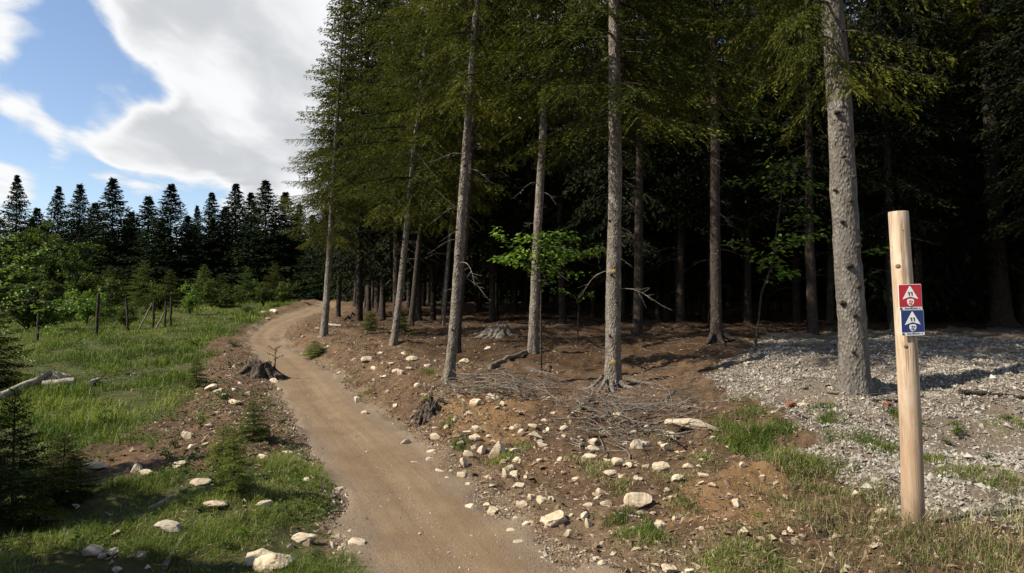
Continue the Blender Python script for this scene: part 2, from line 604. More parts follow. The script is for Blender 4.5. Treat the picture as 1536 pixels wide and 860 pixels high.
def ground_material():
    m, t, out = material('forest_ground')
    tc = t.new('ShaderNodeTexCoord')
    v = tc.outputs['Object']
    a = {k: attr(t, k) for k in ('grass', 'gravel', 'litter', 'path', 'ochre')}
    n_l = t.noise(v, 1.1, 5, .6, .4); n_m = t.noise(v, 5.5, 5, .65, .5); n_s = t.noise(v, 30, 5, .7, .3); n_f = t.noise(v, 110, 3, .7)
    jit = t.math('MULTIPLY', t.math('SUBTRACT', n_m, .5), .9)

    def edge(x):
        return t.ramp(t.math('ADD', x, jit), .35, .65)
    soil = t.mix(t.ramp(n_m, .32, .68), (.095, .057, .033), (.215, .134, .076))
    soil = t.mix(t.math('MULTIPLY', t.ramp(n_l, .48, .66), .6), soil, (.25, .145, .072))
    soil = t.mix(t.math('MULTIPLY', t.ramp(n_s, .5, .72), .5), soil, (.33, .24, .15))
    soil = t.mix(t.math('MULTIPLY', t.ramp(n_s, .48, .3), .6), soil, (.042, .027, .018))
    och = t.mix(t.ramp(n_m, .3, .7), (.22, .122, .053), (.34, .21, .10))
    soil = t.mix(edge(a['ochre']), soil, och)
    lit = t.mix(t.ramp(n_s, .3, .7), (.045, .026, .014), (.135, .076, .036))
    lit = t.mix(t.math('MULTIPLY', t.ramp(n_m, .5, .7), .55), lit, (.03, .02, .012))
    c = t.mix(edge(a['litter']), soil, lit)
    gra = t.mix(t.ramp(n_m, .3, .7), (.055, .062, .018), (.12, .125, .038))
    c = t.mix(edge(a['grass']), c, gra)
    gv = t.mix(t.ramp(n_s, .3, .7), (.17, .125, .085), (.34, .28, .21))
    c = t.mix(edge(a['gravel']), c, gv)
    pa = t.mix(t.ramp(n_m, .3, .7), (.20, .132, .074), (.28, .195, .118))
    c = t.mix(edge(a['path']), c, pa)
    h = t.math('ADD', t.math('MULTIPLY', n_s, 1.0), t.math('MULTIPLY', n_f, .5))
    principled(t, out, c, .95, .15, t.bump(h, 1.0, .035), .66)
    return m


def path_material():
    m, t, out = material('trail_dirt')
    tc = t.new('ShaderNodeTexCoord')
    v = tc.outputs['Object']
    u = attr(t, 'across')          # 0 at the middle of the trail, 1 at its edges
    along = t.new('ShaderNodeUVMap', uv_map='trail').outputs[0]
    n_l = t.noise(v, .9, 4, .6, .3); n_s = t.noise(v, 24, 5, .7, .2); n_f = t.noise(v, 130, 3, .75); n_m = t.noise(v, 4.5, 4, .6, .4)
    streak = t.noise(t.mapping(along, scale=(9.0, 0.22, 1)), 1.0, 5, .6, .25)
    c = t.mix(t.ramp(n_l, .3, .7), (.240, .162, .092), (.310, .222, .136))
    c = t.mix(t.math('MULTIPLY', t.ramp(streak, .42, .62), .40), c, (.205, .130, .070))
    side = t.ramp(t.math('ADD', u, t.math('MULTIPLY', t.math('SUBTRACT', n_m, .5), 1.0)), .45, .95)
    c = t.mix(t.math('MULTIPLY', side, .7), c, (.245, .185, .128))
    grit = t.ramp(n_f, .55, .72)
    c = t.mix(t.math('MULTIPLY', grit, t.math('ADD', .25, t.math('MULTIPLY', side, .5))), c, (.38, .32, .25))
    c = t.mix(t.math('MULTIPLY', t.ramp(n_s, .45, .28), .4), c, (.12, .078, .046))
    vo = t.new('ShaderNodeTexVoronoi'); t.link(v, vo.inputs['Vector']); vo.inputs['Scale'].default_value = 85
    vo.inputs['Randomness'].default_value = 1.0
    sx = t.new('ShaderNodeSeparateColor'); t.link(vo.outputs['Color'], sx.inputs[0])
    gr = t.math('MULTIPLY', t.ramp(sx.outputs[0], .52, .66), t.ramp(vo.outputs['Distance'], .55, .25))
    gr = t.math('MULTIPLY', gr, t.math('ADD', .30, t.math('MULTIPLY', side, .70)))
    gcol = t.mix(sx.outputs[1], (.13, .095, .065), (.56, .49, .40))
    c = t.mix(t.math('MULTIPLY', gr, .8), c, gcol)
    h = t.math('ADD', t.math('MULTIPLY', n_s, .8), t.math('ADD', t.math('MULTIPLY', n_f, .5), t.math('ADD', t.math('MULTIPLY', streak, .45), t.math('MULTIPLY', gr, 1.0))))
    principled(t, out, c, .95, .15, t.bump(h, .8, .018), .66)
    return m


M_GROUND = ground_material()
M_PATH = path_material()


def plain(name, col, rough=.6, spec=.3):
    m, t, out = material(name)
    tc = t.new('ShaderNodeTexCoord')
    n = t.noise(tc.outputs['Object'], 25, 4, .6)
    c = t.mix(t.math('MULTIPLY', t.ramp(n, .4, .75), .22), col, tuple(x * .72 for x in col))
    principled(t, out, c, rough, spec, None, .95)
    return m


def post_material():
    m, t, out = material('peeled_post_wood')
    tc = t.new('ShaderNodeTexCoord')
    v = tc.outputs['Object']
    sp = t.new('ShaderNodeSeparateXYZ'); t.link(v, sp.inputs[0])
    g = t.noise(t.mapping(v, scale=(1, 1, .05)), 60, 5, .65, .6)
    b = t.noise(t.mapping(v, scale=(1, 1, .5)), 5, 4, .6, .8)
    c = t.mix(t.ramp(g, .3, .72), (.36, .245, .15), (.62, .48, .34))
    c = t.mix(t.math('MULTIPLY', t.ramp(b, .46, .64), .5), c, (.70, .58, .46))
    c = t.mix(t.math('MULTIPLY', t.ramp(sp.outputs[2], 1.5, .35), .6), c, (.34, .225, .14))
    c = t.mix(t.math('MULTIPLY', t.ramp(t.math('ADD', sp.outputs[2], t.math('MULTIPLY', b, .35)), .42, .16), .8), c, (.17, .115, .07))
    c = t.mix(t.math('MULTIPLY', t.ramp(b, .42, .30), .45), c, (.33, .20, .12))
    crack = t.ramp(t.noise(t.mapping(v, loc=(3, 1, 0), scale=(1, 1, .03)), 34, 3, .6, .3), .59, .64)
    c = t.mix(t.math('MULTIPLY', crack, .6), c, (.20, .12, .07))
    principled(t, out, c, .8, .25, t.bump(t.math('SUBTRACT', g, crack), .5, .006), .82)
    return m


M_POST = post_material()
M_CUT = plain('sawn_wood_end', (.66, .52, .38), .8)
M_RED = plain('sign_red', (.42, .012, .022), .35, .5)
M_BLUE = plain('sign_blue', (.012, .028, .13), .35, .5)
M_WHITE = plain('sign_white', (.74, .73, .71), .4, .4)
M_INK = plain('sign_ink', (.02, .02, .025), .5, .3)
M_BRICK = plain('brick_shard', (.25, .085, .05), .9, .2)
M_ORANGE = plain('orange_lichen', (.34, .235, .06), .95, .1)
M_FUNGUS = plain('torn_stump_wood', (.16, .10, .065), .95, .1)

# ------------------------------------------------------------------ ground and trail
G_MEADOW = poly([(-330, 640), (-330, 466), (0, 458), (200, 453), (340, 451), (440, 450), (455, 451), (400, 474), (372, 492), (345, 505), (310, 520), (300, 545),
                 (285, 590), (250, 630), (190, 662), (120, 680), (20, 690), (-200, 720)])
G_LOW = poly([(-300, 700), (60, 700), (150, 730), (240, 735), (330, 735), (380, 705), (455, 705), (500, 735), (530, 780), (560, 860), (575, 1000), (-300, 1000)])
G_EDGE = poly([(395, 560), (420, 575), (430, 640), (470, 700), (440, 715), (400, 640), (380, 600)])
G_GRAVEL = poly([(1062, 600), (1085, 575), (1130, 545), (1160, 522), (1300, 512), (1536, 508), (1900, 520), (1900, 800), (1560, 795), (1440, 790), (1390, 778), (1330, 765),
                 (1290, 742), (1235, 705), (1208, 665), (1150, 622), (1085, 620)])
G_OCHRE = poly([(1040, 720), (1130, 715), (1190, 740), (1240, 790), (1200, 840), (1080, 830), (1000, 800), (1010, 750)])
G_OCHRE2 = poly([(660, 615), (760, 612), (800, 640), (790, 680), (700, 672), (660, 650)])

n_front, n_back = 430, 60
half = math.radians(43)
az = np.concatenate([np.linspace(-half, half, n_front), np.linspace(half, 2 * math.pi - half, n_back + 2)[1:-1]])
rad = np.concatenate([np.geomspace(1.6, 62, 490), np.geomspace(64, 900, 24)])
A_, R_ = np.meshgrid(az, rad)
gx = (np.sin(A_) * R_).ravel(); gy = (np.cos(A_) * R_).ravel()
gz = height(gx, gy)
nA = len(az)
i = np.arange(len(rad) - 1)[:, None] * nA; j = np.arange(nA)[None, :]; j2 = (j + 1) % nA
F = np.stack([i + j, i + j2, i + nA + j2, i + nA + j], -1).reshape(-1, 4)[:, ::-1]
cv = len(gx)
gx = np.append(gx, 0); gy = np.append(gy, 0); gz = np.append(gz, hz(0, 0))
Fc = np.stack([np.arange(nA), np.full(nA, cv), (np.arange(nA) + 1) % nA], 1)[:, ::-1]
pd, pw = path_dist(gx, gy)
pe = np.abs(pd) - pw


def masks(x, y, pd, pe):
    grass = np.maximum(np.maximum(soft_poly(x, y, G_MEADOW, .6), soft_poly(x, y, G_LOW, .4)), soft_poly(x, y, G_EDGE, .3) * .8)
    grass = np.maximum(grass, ((pd < -4.5) | (y < 2)) * (pe > .2) * 1.0 * (x < 2))
    gravel = soft_poly(x, y, G_GRAVEL, .35, 71)
    litter = (pd > 0) * sstep(11.0, 15.0, y + 1.2 * fbm(x * .6, y * .6, 3, 91) - .25 * np.maximum(x - 2, 0)) * sstep(1.0, 2.6, pe)
    path = 1 - sstep(-.1, .5 + .9 * (pd > 0) * (1 - sstep(5.5, 9, y)), pe)
    ochre = np.maximum(soft_poly(x, y, G_OCHRE, .35, 77), soft_poly(x, y, G_OCHRE2, .3, 79)) * .9
    return dict(grass=grass, gravel=gravel, litter=litter, path=path, ochre=ochre)


gm = masks(gx, gy, pd, pe)
me = make_mesh('ground', np.stack([gx, gy, gz], 1), [F, Fc], M_GROUND, smooth=True, attrs=gm)
tag(link('ground', me), kind='structure', label='bare stony forest soil, litter and meadow ground')

# trail: its own sheet, dipping under the soil along a ragged edge
seg = np.linalg.norm(np.diff(PC, axis=0), axis=1)
arc = np.concatenate([[0], np.cumsum(seg)])
s_new = np.concatenate([np.arange(0, arc[-1] * .55, .06), np.arange(arc[-1] * .55, arc[-1], .15)])
cx_ = np.interp(s_new, arc, PC[:, 0]); cy_ = np.interp(s_new, arc, PC[:, 1]); cw_ = np.interp(s_new, arc, PW)
tx = np.gradient(cx_); ty = np.gradient(cy_); tl = np.hypot(tx, ty)
tx = np.convolve(np.pad(tx / tl, 12, 'edge'), np.ones(25) / 25, 'valid'); ty = np.convolve(np.pad(ty / tl, 12, 'edge'), np.ones(25) / 25, 'valid')
uu = np.linspace(-1.45, 1.45, 49)
px_ = cx_[:, None] + ty[:, None] * uu[None] * cw_[:, None]
py_ = cy_[:, None] - tx[:, None] * uu[None] * cw_[:, None]
ex = (np.abs(uu)[None] - 1) * cw_[:, None]
ex = ex + .30 * fbm(px_ * 1.3, py_ * 1.3, 5, 101)
pz_ = height(px_, py_) + .022 - .07 * sstep(-.10, .22, ex) - .018 * np.exp(-((uu[None] - .05 - .2 * np.sin(s_new[:, None] * .35)) / .3) ** 2)
pz_ += .006 * fbm(px_ * 7, py_ * 7, 2, 104)
nU = len(uu); nS = len(s_new)
i = np.arange(nS - 1)[:, None] * nU; j = np.arange(nU - 1)[None]
F = np.stack([i + j, i + j + 1, i + nU + j + 1, i + nU + j], -1).reshape(-1, 4)
me = make_mesh('path', np.stack([px_.ravel(), py_.ravel(), pz_.ravel()], 1), F, M_PATH, smooth=True, attrs={'across': np.broadcast_to(np.abs(uu), px_.shape).ravel()})
uvl = me.uv_layers.new(name='trail')
uvd = np.stack([np.broadcast_to(uu * .65, px_.shape).ravel(), np.broadcast_to(s_new[:, None], px_.shape).ravel()], 1).astype(np.float32)
li = np.zeros(len(me.loops), np.int32); me.loops.foreach_get('vertex_index', li)
uvl.data.foreach_set('uv', uvd[li].ravel())
tag(link('path', me), kind='structure', label='winding beige dirt trail leading towards the wood')

# ------------------------------------------------------------------ spruce trees


def spruce_crown(name, seed, L, Rad, whorl=.32, bpw=5, tstep=.10, cstep=.075, cl=.11, cw=.017, droop=.5, mats=None, sparse_low=.25, power=.85, tw=.36, bright=0.0, limb=.012, lod=2.0, hang=1.0):
    """crown of a spruce from local z=0 to L: whorls of limbs, side twigs, needle sprays"""
    g = np.random.default_rng(seed)
    mb = MB()
    h = 0.0
    cl0, cw0, cs0 = cl, cw, cstep
    while h < L - .05:
        t = h / L
        cl, cw, cstep = (cl0, cw0, cs0) if t < lod else (cl0 * 2.4, cw0 * 2.4, cs0 * 4.2)
        nb = bpw if t < .85 else max(3, bpw - 1)
        lowf = 1.0 if t > sparse_low else (.35 + .65 * t / max(sparse_low, 1e-3))
        a0 = g.random() * 6.28
        for k in range(nb):
            if g.random() > .55 + .45 * lowf:
                continue
            a = a0 + k * 6.283 / nb + g.normal() * .28
            bl = Rad * ((1 - t) ** power) * (.72 + .38 * g.random()) * (.40 + .60 * lowf) + .05
            dz0 = g.normal() * whorl * .45
            u = np.array([math.cos(a), math.sin(a), 0])
            sd = np.array([-u[1], u[0], 0])
            A = -.12 + .75 * t ** 1.3 + g.normal() * .12
            Cq = droop * (1 - .55 * t); E = .55 * Cq
            bend = g.normal() * .12

            def at_s(s):
                s = np.asarray(s)[..., None]
                return np.array([0, 0, h + dz0]) + bl * (s * u + bend * s * s * sd) + np.array([0, 0, 1.]) * bl * (A * s - Cq * s ** 2 + E * s ** 3)
            ss = np.linspace(0, 1, 6)
            mb.tube(at_s(ss), np.linspace(limb * .75 + .006 * bl, .002, 6), 3, 1, .4, cap=False)
            n = max(3, int(bl / tstep))
            s = np.linspace(.14, .98, n) + g.normal(size=n) * .01
            B = np.concatenate([at_s(s), at_s(s)])
            side = np.concatenate([np.ones(n), -np.ones(n)])
            S2 = np.concatenate([s, s])
            ln = (tw * bl * (1 - S2) ** .65 * np.minimum(1, S2 * 3 + .3) + .10 * (1 - .7 * t)) * (.6 + .6 * g.random(2 * n))
            ang = .9 + .25 * g.normal(size=2 * n)
            Dt = np.cos(ang)[:, None] * u + (np.sin(ang) * side)[:, None] * sd
            Dt[:, 2] += (-.35 - .60 * g.random(2 * n)) * hang + .45 * t
            Dt /= np.linalg.norm(Dt, axis=1)[:, None]
            m = np.maximum(2, (ln / cstep).astype(int))
            idx = np.repeat(np.arange(2 * n), m)
            q = (np.arange(len(idx)) - np.repeat(np.cumsum(m) - m, m) + g.random(len(idx))) / np.repeat(m, m)
            Pq = B[idx] + Dt[idx] * (ln[idx] * q)[:, None]
            Pq[:, 2] -= .22 * ln[idx] * q * q
            sp = np.where(g.random(len(idx)) < .5, 1, -1) * (.55 + .3 * g.random(len(idx)))
            perp = np.cross(Dt[idx], np.array([0, 0, 1.])); perp /= np.linalg.norm(perp, axis=1)[:, None] + 1e-9
            D = Dt[idx] + perp * sp[:, None] + g.normal(size=(len(idx), 3)) * .22
            D[:, 2] -= .12
            upv = np.array([0, 0, 1.]) + g.normal(size=(len(idx), 3)) * 1.3
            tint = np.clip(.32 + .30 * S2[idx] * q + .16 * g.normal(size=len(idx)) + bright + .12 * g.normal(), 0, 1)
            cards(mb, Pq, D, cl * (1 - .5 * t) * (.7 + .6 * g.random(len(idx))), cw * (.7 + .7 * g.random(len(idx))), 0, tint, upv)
            # sprays along the limb itself and at its tip
            k2 = max(4, int(bl / cstep * .8))
            s2 = .25 + .75 * g.random(k2)
            D2 = u + g.normal(size=(k2, 3)) * .45
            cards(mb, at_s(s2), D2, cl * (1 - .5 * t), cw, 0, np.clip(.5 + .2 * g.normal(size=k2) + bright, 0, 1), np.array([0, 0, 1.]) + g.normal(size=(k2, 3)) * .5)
        h += whorl * (.8 + .4 * g.random()) * (1.0 if t < .7 else .72)
    # leader
    top = np.array([[0, 0, L - .6], [0, 0, L]])
    mb.tube(top, [.02, .004], 3, 1, .4)
    k2 = 16
    zz_ = L - .55 * g.random(k2)
    aa = g.random(k2) * 6.28
    D2 = np.stack([np.cos(aa) * .6, np.sin(aa) * .6, np.ones(k2) * .8], 1)
    cards(mb, np.stack([0 * zz_, 0 * zz_, zz_], 1), D2, cl, cw, 0, .5)
    return mb.mesh(name, mats or [M_NEEDLE, M_BARK])


def trunk_mesh(name, seed, H, r0, nseg=18, flare=.9, mat=None, rings=46, bend=.04, lobes=5):
    g = np.random.default_rng(seed)
    z = np.concatenate([np.linspace(-.35, .6, 14)[:-1], np.geomspace(.6, H, rings)])
    t = np.clip(z / H, 0, 1)
    r = r0 * (1 - .93 * t ** 1.0)
    a = np.arange(nseg) * 2 * math.pi / nseg
    ph = g.random() * 6.28
    fl = flare * np.exp(-np.maximum(z + .05, 0) / .16)
    lob = .55 + .45 * np.cos(lobes * a + ph) + .35 * np.cos(2 * a + ph * 2)
    rr = r[:, None] * (1 + fl[:, None] * np.maximum(lob, .1)[None])
    rr = rr * (1 + .035 * g.normal(size=(len(z), nseg)) + .05 * np.sin(z[:, None] * 2.1 + ph) * np.cos(a + ph)[None])
    bx = bend * np.sin(z * .45 + ph) * np.minimum(z, 3) / 3; by = bend * np.cos(z * .38 + ph * 1.7) * np.minimum(z, 3) / 3
    bx -= np.interp(0, z, bx); by -= np.interp(0, z, by)
    V = np.stack([bx[:, None] + rr * np.cos(a), by[:, None] + rr * np.sin(a), np.broadcast_to(z[:, None], rr.shape)], -1).reshape(-1, 3)
    k = len(z)
    i = np.arange(k - 1)[:, None] * nseg; j = np.arange(nseg)[None]; j2 = (j + 1) % nseg
    F = np.stack([i + j, i + j2, i + nseg + j2, i + nseg + j], -1).reshape(-1, 4)
    return make_mesh(name, V, F, mat or M_BARK, smooth=True)


def dead_branch_mesh(seed, L):
    """bare dead limb growing along +x"""
    g = np.random.default_rng(seed)
    mb = MB()
    s = np.linspace(0, 1, 7)
    c = np.stack([s * L, .10 * L * np.sin(s * 3 + g.random() * 3) * s, -.16 * L * s ** 2 + .06 * L * np.sin(s * 5)], 1)
    mb.tube(c, np.linspace(.009, .002, 7), 4, 0, .5)
    for k in range(g.integers(5, 9)):
        q = .25 + .7 * g.random()
        p = np.array([np.interp(q, s, c[:, d]) for d in range(3)])
        d = np.array([.75, (1 if k % 2 else -1) * (.5 + .4 * g.random()), g.normal() * .25 - .1])
        ll = L * (.2 + .25 * g.random()) * (1.1 - q)
        e = p + d * ll
        mid = (p + e) / 2 + g.normal(size=3) * .03 * ll
        mb.tube(np.array([p, mid, e]), [.004, .003, .0015], 3, 0, .5, cap=False)
    return mb.mesh('dead_branch', [M_BARK])


DEAD = [dead_branch_mesh(300 + k, 1.0) for k in range(5)]
CROWN = [spruce_crown('crown', 40 + k, 12.0, 2.0, whorl=.31, bpw=6, tstep=.065, cstep=.018, cl=.062, cw=.0068, droop=.62, mats=[M_NEEDLE, M_BARK_DARK], bright=b, sparse_low=.11, lod=.40, hang=1.25) for k, b in enumerate((.20, .11))]
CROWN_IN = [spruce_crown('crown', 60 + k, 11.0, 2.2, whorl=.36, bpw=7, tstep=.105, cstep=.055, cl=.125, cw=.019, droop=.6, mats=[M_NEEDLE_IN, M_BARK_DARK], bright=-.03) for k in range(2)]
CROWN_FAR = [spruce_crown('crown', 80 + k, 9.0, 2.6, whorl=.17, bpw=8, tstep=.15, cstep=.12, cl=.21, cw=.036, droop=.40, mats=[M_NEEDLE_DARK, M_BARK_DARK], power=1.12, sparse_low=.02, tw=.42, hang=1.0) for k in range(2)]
TRUNK_IN = [trunk_mesh('trunk', 20 + k, 16.0, .13, 10, .6, M_BARK_DARK, 18, .05) for k in range(3)]
TRUNK_FAR = trunk_mesh('trunk', 29, 9.0, .12, 8, .5, M_BARK_DARK, 8, .02)

tree_xy = []


def root_part(parent, base, ang, L, r, mat=M_BARK, seed=0, start=.08):
    """surface root running out over the soil; built in the tree's own space"""
    g = np.random.default_rng(seed)
    s = np.linspace(0, 1, 8)
    a = ang + .5 * g.normal() * s
    x = start * math.cos(ang) + np.cumsum(np.cos(a)) * L / 8; y = start * math.sin(ang) + np.cumsum(np.sin(a)) * L / 8
    z = height(base[0] + x, base[1] + y) - base[2]
    z = z + .16 * (1 - s) ** 3 + .012 - .05 * s ** 3
    mb = MB()
    mb.tube(np.stack([x, y, z], 1), r * (1 - .8 * s), 7, 0, .5, lump=.1, seed=seed)
    return link('root', mb.mesh('root', [mat], True), parent)


def front_spruce(bpx, bpy_, rpx, rpy, wpx, cy, H, Rsc, label, cvar, dead=6, mat=None, seed=0, flare=.9, name='spruce_tree', group='spruces along the edge of the wood', crown=None, clen=None):
    """tree standing at a pixel's ground point, leaning towards a second sighted point of its trunk"""
    b = gp(bpx, bpy_)
    top = at(rpx, rpy, b[1])
    d = top - b
    lean_x = math.atan2(d[0], d[2])
    r0 = .91 * wpx * b[1] / FPX / 2
    rt = bpy.data.objects.new(name, None)
    COL.objects.link(rt)
    rt.location = b
    rt.rotation_euler = (0, lean_x, 0)
    rt.empty_display_size = .3
    tag(rt, label, 'tree', group)
    link('trunk', trunk_mesh('trunk', 500 + seed, H, r0 * 1.02, 20, flare, mat or M_BARK, 50, .03), rt)
    z0 = at(rpx, cy, b[1])[2] - b[2] + .35
    c = crown or CROWN[cvar % 2]
    L = clen or (H - z0)
    base_len = 12.0 if c in CROWN else 11.0 if c in CROWN_IN else 9.0
    link('crown', c, rt, (0, 0, z0), (0, 0, R.random() * 6.28), (Rsc, Rsc, L / base_len))
    for k in range(dead):
        zd = 1.2 + (z0 - .8) * (k + R.random()) / max(dead, 1)
        zd = max(1.0, zd)
        sc = .35 + .6 * R.random() ** 1.5
        link('dead_branch', DEAD[R.randrange(5)], rt, (0, 0, zd), (R.gauss(0, .3), R.gauss(.05, .2), R.random() * 6.28), sc)
    tree_xy.append((b[0], b[1]))
    return rt, b, r0


T = {}
T['big'] = front_spruce(1283, 583, 1254, 120, 45, 128, 19, 1.0, 'thick smooth grey spruce standing in the gravel behind the marker post', 0, 0, M_BARK_BIG, 1, .42)
T['mid'] = front_spruce(918, 586, 921, 100, 26, 222, 17, 1.35, 'pale straight spruce with spreading roots and a yellow lichen spot at its foot', 1, 9, None, 2, .8)
T['t3'] = front_spruce(674, 572, 706, 160, 16, 170, 16, .9, 'slim grey spruce beside the brushwood, front one of a close pair', 2, 13, None, 3, .9)
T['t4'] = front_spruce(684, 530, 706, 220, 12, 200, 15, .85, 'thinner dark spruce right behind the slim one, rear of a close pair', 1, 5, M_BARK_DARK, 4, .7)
T['t5'] = front_spruce(799, 529, 812, 200, 16, 160, 16, 1.0, 'slim spruce rising behind the bright green beech sapling', 0, 13, None, 5, .8)
T['t6'] = front_spruce(591, 516, 607, 370, 11, 330, 17, 1.3, 'leaning slim spruce half way between path bend and the close pair', 1, 4, None, 6, .8)
T['t7'] = front_spruce(486, 505, 494, 380, 12, 375, 9.8, .80, 'spruce nearest the path bend, its lit trunk standing alone', 2, 2, None, 7, .8)
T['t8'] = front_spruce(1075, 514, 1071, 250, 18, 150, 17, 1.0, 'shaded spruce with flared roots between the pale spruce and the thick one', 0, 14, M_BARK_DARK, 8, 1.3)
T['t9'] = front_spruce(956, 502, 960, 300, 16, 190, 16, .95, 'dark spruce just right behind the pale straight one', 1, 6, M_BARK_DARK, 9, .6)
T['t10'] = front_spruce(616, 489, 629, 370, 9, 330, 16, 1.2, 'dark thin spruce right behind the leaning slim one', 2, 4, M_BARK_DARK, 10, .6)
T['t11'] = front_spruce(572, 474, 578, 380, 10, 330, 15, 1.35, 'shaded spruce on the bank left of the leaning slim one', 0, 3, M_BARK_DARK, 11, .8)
T['t12'] = front_spruce(664, 487, 672, 380, 7, 300, 14, 1.2, 'very thin spruce left behind the close pair', 1, 4, None, 12, .6)
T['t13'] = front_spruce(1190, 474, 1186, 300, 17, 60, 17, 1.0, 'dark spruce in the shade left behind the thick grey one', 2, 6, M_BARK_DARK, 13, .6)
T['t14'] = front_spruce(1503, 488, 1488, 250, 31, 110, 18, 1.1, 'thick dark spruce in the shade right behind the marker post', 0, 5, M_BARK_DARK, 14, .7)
T['t15'] = front_spruce(549, 461, 553, 400, 6, 370, 14, 1.3, 'thin spruce by the far end of the path, right one of three', 2, 2, None, 15, .6)
T['t16'] = front_spruce(532, 459, 535, 400, 6, 365, 13, 1.3, 'thin spruce by the far end of the path, left one of three', 0, 2, M_BARK_DARK, 16, .6)
T['t17'] = front_spruce(558, 462, 561, 400, 5, 360, 14, .9, 'thin spruce by the far end of the path, rearmost of three', 1, 2, M_BARK_DARK, 17, .6)
T['t18'] = front_spruce(453, 447, 459, 400, 7, 395, 9.5, .8, 'pale thin spruce left of the path end among the bushes', 1, 1, None, 18, .6)
T['t19'] = front_spruce(649, 471, 656, 380, 8, 300, 15, 1.0, 'dim spruce deep in the wood left of the close pair', 0, 4, M_BARK_DARK, 19, .6)

# knots, roots, lichen on the two nearest trunks
rt, b, r0 = T['big']
km = MB(); km.tube(np.array([[0, 0, 0], [.02, 0, .004], [.045, 0, .012]]), [.042, .030, .020], 8, 0, .5, lump=.15)
KNOT = km.mesh('branch_stub', [M_BARK_DARK], True)
for k, (zz0, aa) in enumerate([(.45, -2.0), (.62, -1.2), (.9, -1.75), (1.25, -1.35), (1.5, -1.9), (1.75, -1.1), (2.05, -2.2), (2.3, -1.5), (2.6, -1.0), (2.85, -1.8), (3.1, -1.3), (3.4, -2.1), (3.7, -1.5), (1.05, -2.5), (2.45, -2.6), (4.0, -1.2), (1.9, -.6), (3.0, -.5)]):
    rr = r0 * 1.08 * (1 - .93 * zz0 / 19) * .97
    link('branch_stub', KNOT, rt, (rr * math.cos(aa), rr * math.sin(aa), zz0), (0, -.1, aa), .55 + .6 * R.random())
rt, b, r0 = T['mid']
for k, (aa, LL, rr) in enumerate([(-2.3, .42, .034), (-1.75, .35, .040), (-.9, .6, .040), (-.35, .9, .036), (3.0, .4, .034)]):
    root_part(rt, b, aa, LL, rr, M_BARK, 720 + k, r0 * .8)
lm = MB(); lm.tube(np.array([[0, 0, 0], [.012, 0, 0]]), [.055, .04], 9, 0, .5, lump=.2)
LICH = lm.mesh('lichen_patch', [M_ORANGE], True)
link('lichen_patch', LICH, rt, (r0 * 1.25 * math.cos(-1.6), r0 * 1.25 * math.sin(-1.6), .42), (0, 0, -1.6), .7)
link('lichen_patch', LICH, rt, (r0 * 1.03 * math.cos(-1.6), r0 * 1.03 * math.sin(-1.6), 1.75), (0, 0, -1.6), .55)
for k, (zz0, aa) in enumerate([(.8, -2.0), (1.3, -1.2), (1.7, -1.9), (2.1, -1.4), (2.5, -2.2), (2.9, -1.0)]):
    rr = r0 * 1.05 * (1 - .93 * zz0 / 17)
    link('branch_stub', KNOT, rt, (rr * math.cos(aa), rr * math.sin(aa), zz0), (0, -.1, aa), .4 + .3 * R.random())
for key, Hh in (('t3', 16), ('t5', 16), ('t7', 9.8), ('t6', 17), ('t8', 17)):
    rt, b, r0 = T[key]
    for k in range(9):
        zz0 = .7 + .36 * k + .2 * R.random(); aa = -1.57 + R.uniform(-1.2, 1.2)
        rr = r0 * 1.0 * (1 - .93 * zz0 / Hh)
        link('branch_stub', KNOT, rt, (rr * math.cos(aa), rr * math.sin(aa), zz0), (0, -.2, aa), .3 + .35 * R.random())
rt, b, r0 = T['t8']
for k, (aa, LL) in enumerate([(-2.4, .5), (-1.5, .4), (-.7, .5), (.2, .4)]):
    root_part(rt, b, aa, LL, .06, M_BARK_DARK, 740 + k, r0 * .9)

# spruces inside the wood
cand = []
rg = np.random.default_rng(77)
cells = []
for Y in np.arange(17, 47, 2.15):
    for X in np.arange(-12, 44, 2.15):
        cells.append((X + rg.uniform(-.75, .75), Y + rg.uniform(-.75, .75)))
n_in = 0
for X, Y in cells:
    d, w = path_dist(np.array([X]), np.array([Y]))
    if d[0] < w[0] + 1.4:
        continue
    if X > .72 * Y + 7 or Y < 19.5 and X < 7.0 or Y < 17 + .0 * X:
        continue
    if Y < 24 and X < 1.0:
        continue
    if Y > 30 and rg.random() < .30:
        continue
    if min((X - a) ** 2 + (Y - c) ** 2 for a, c in tree_xy) < 1.7 ** 2:
        continue
    z = hz(X, Y)
    rt = bpy.data.objects.new('spruce_tree', None); COL.objects.link(rt)
    rt.location = (X, Y, z); rt.rotation_euler = (rg.normal() * .015, rg.normal() * .02, rg.random() * 6.28)
    tag(rt, 'bare lower trunk of a spruce in the dark interior of the wood', 'tree', 'spruces in the dark interior of the wood')
    s = rg.uniform(.75, 1.15)
    link('trunk', TRUNK_IN[n_in % 3], rt, scale=(s, s, 1))
    z0 = rg.uniform(1.7, 3.2) if Y > 25 else rg.uniform(2.4, 3.8)
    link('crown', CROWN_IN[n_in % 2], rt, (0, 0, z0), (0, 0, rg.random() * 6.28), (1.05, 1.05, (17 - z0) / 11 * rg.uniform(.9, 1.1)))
    if Y < 27:
        for k in range(5):
            link('dead_branch', DEAD[int(rg.integers(5))], rt, (0, 0, 1.1 + 2.6 * rg.random()), (rg.normal() * .3, rg.normal() * .2, rg.random() * 6.28), .7 + .7 * rg.random())
    tree_xy.append((X, Y))
    n_in += 1
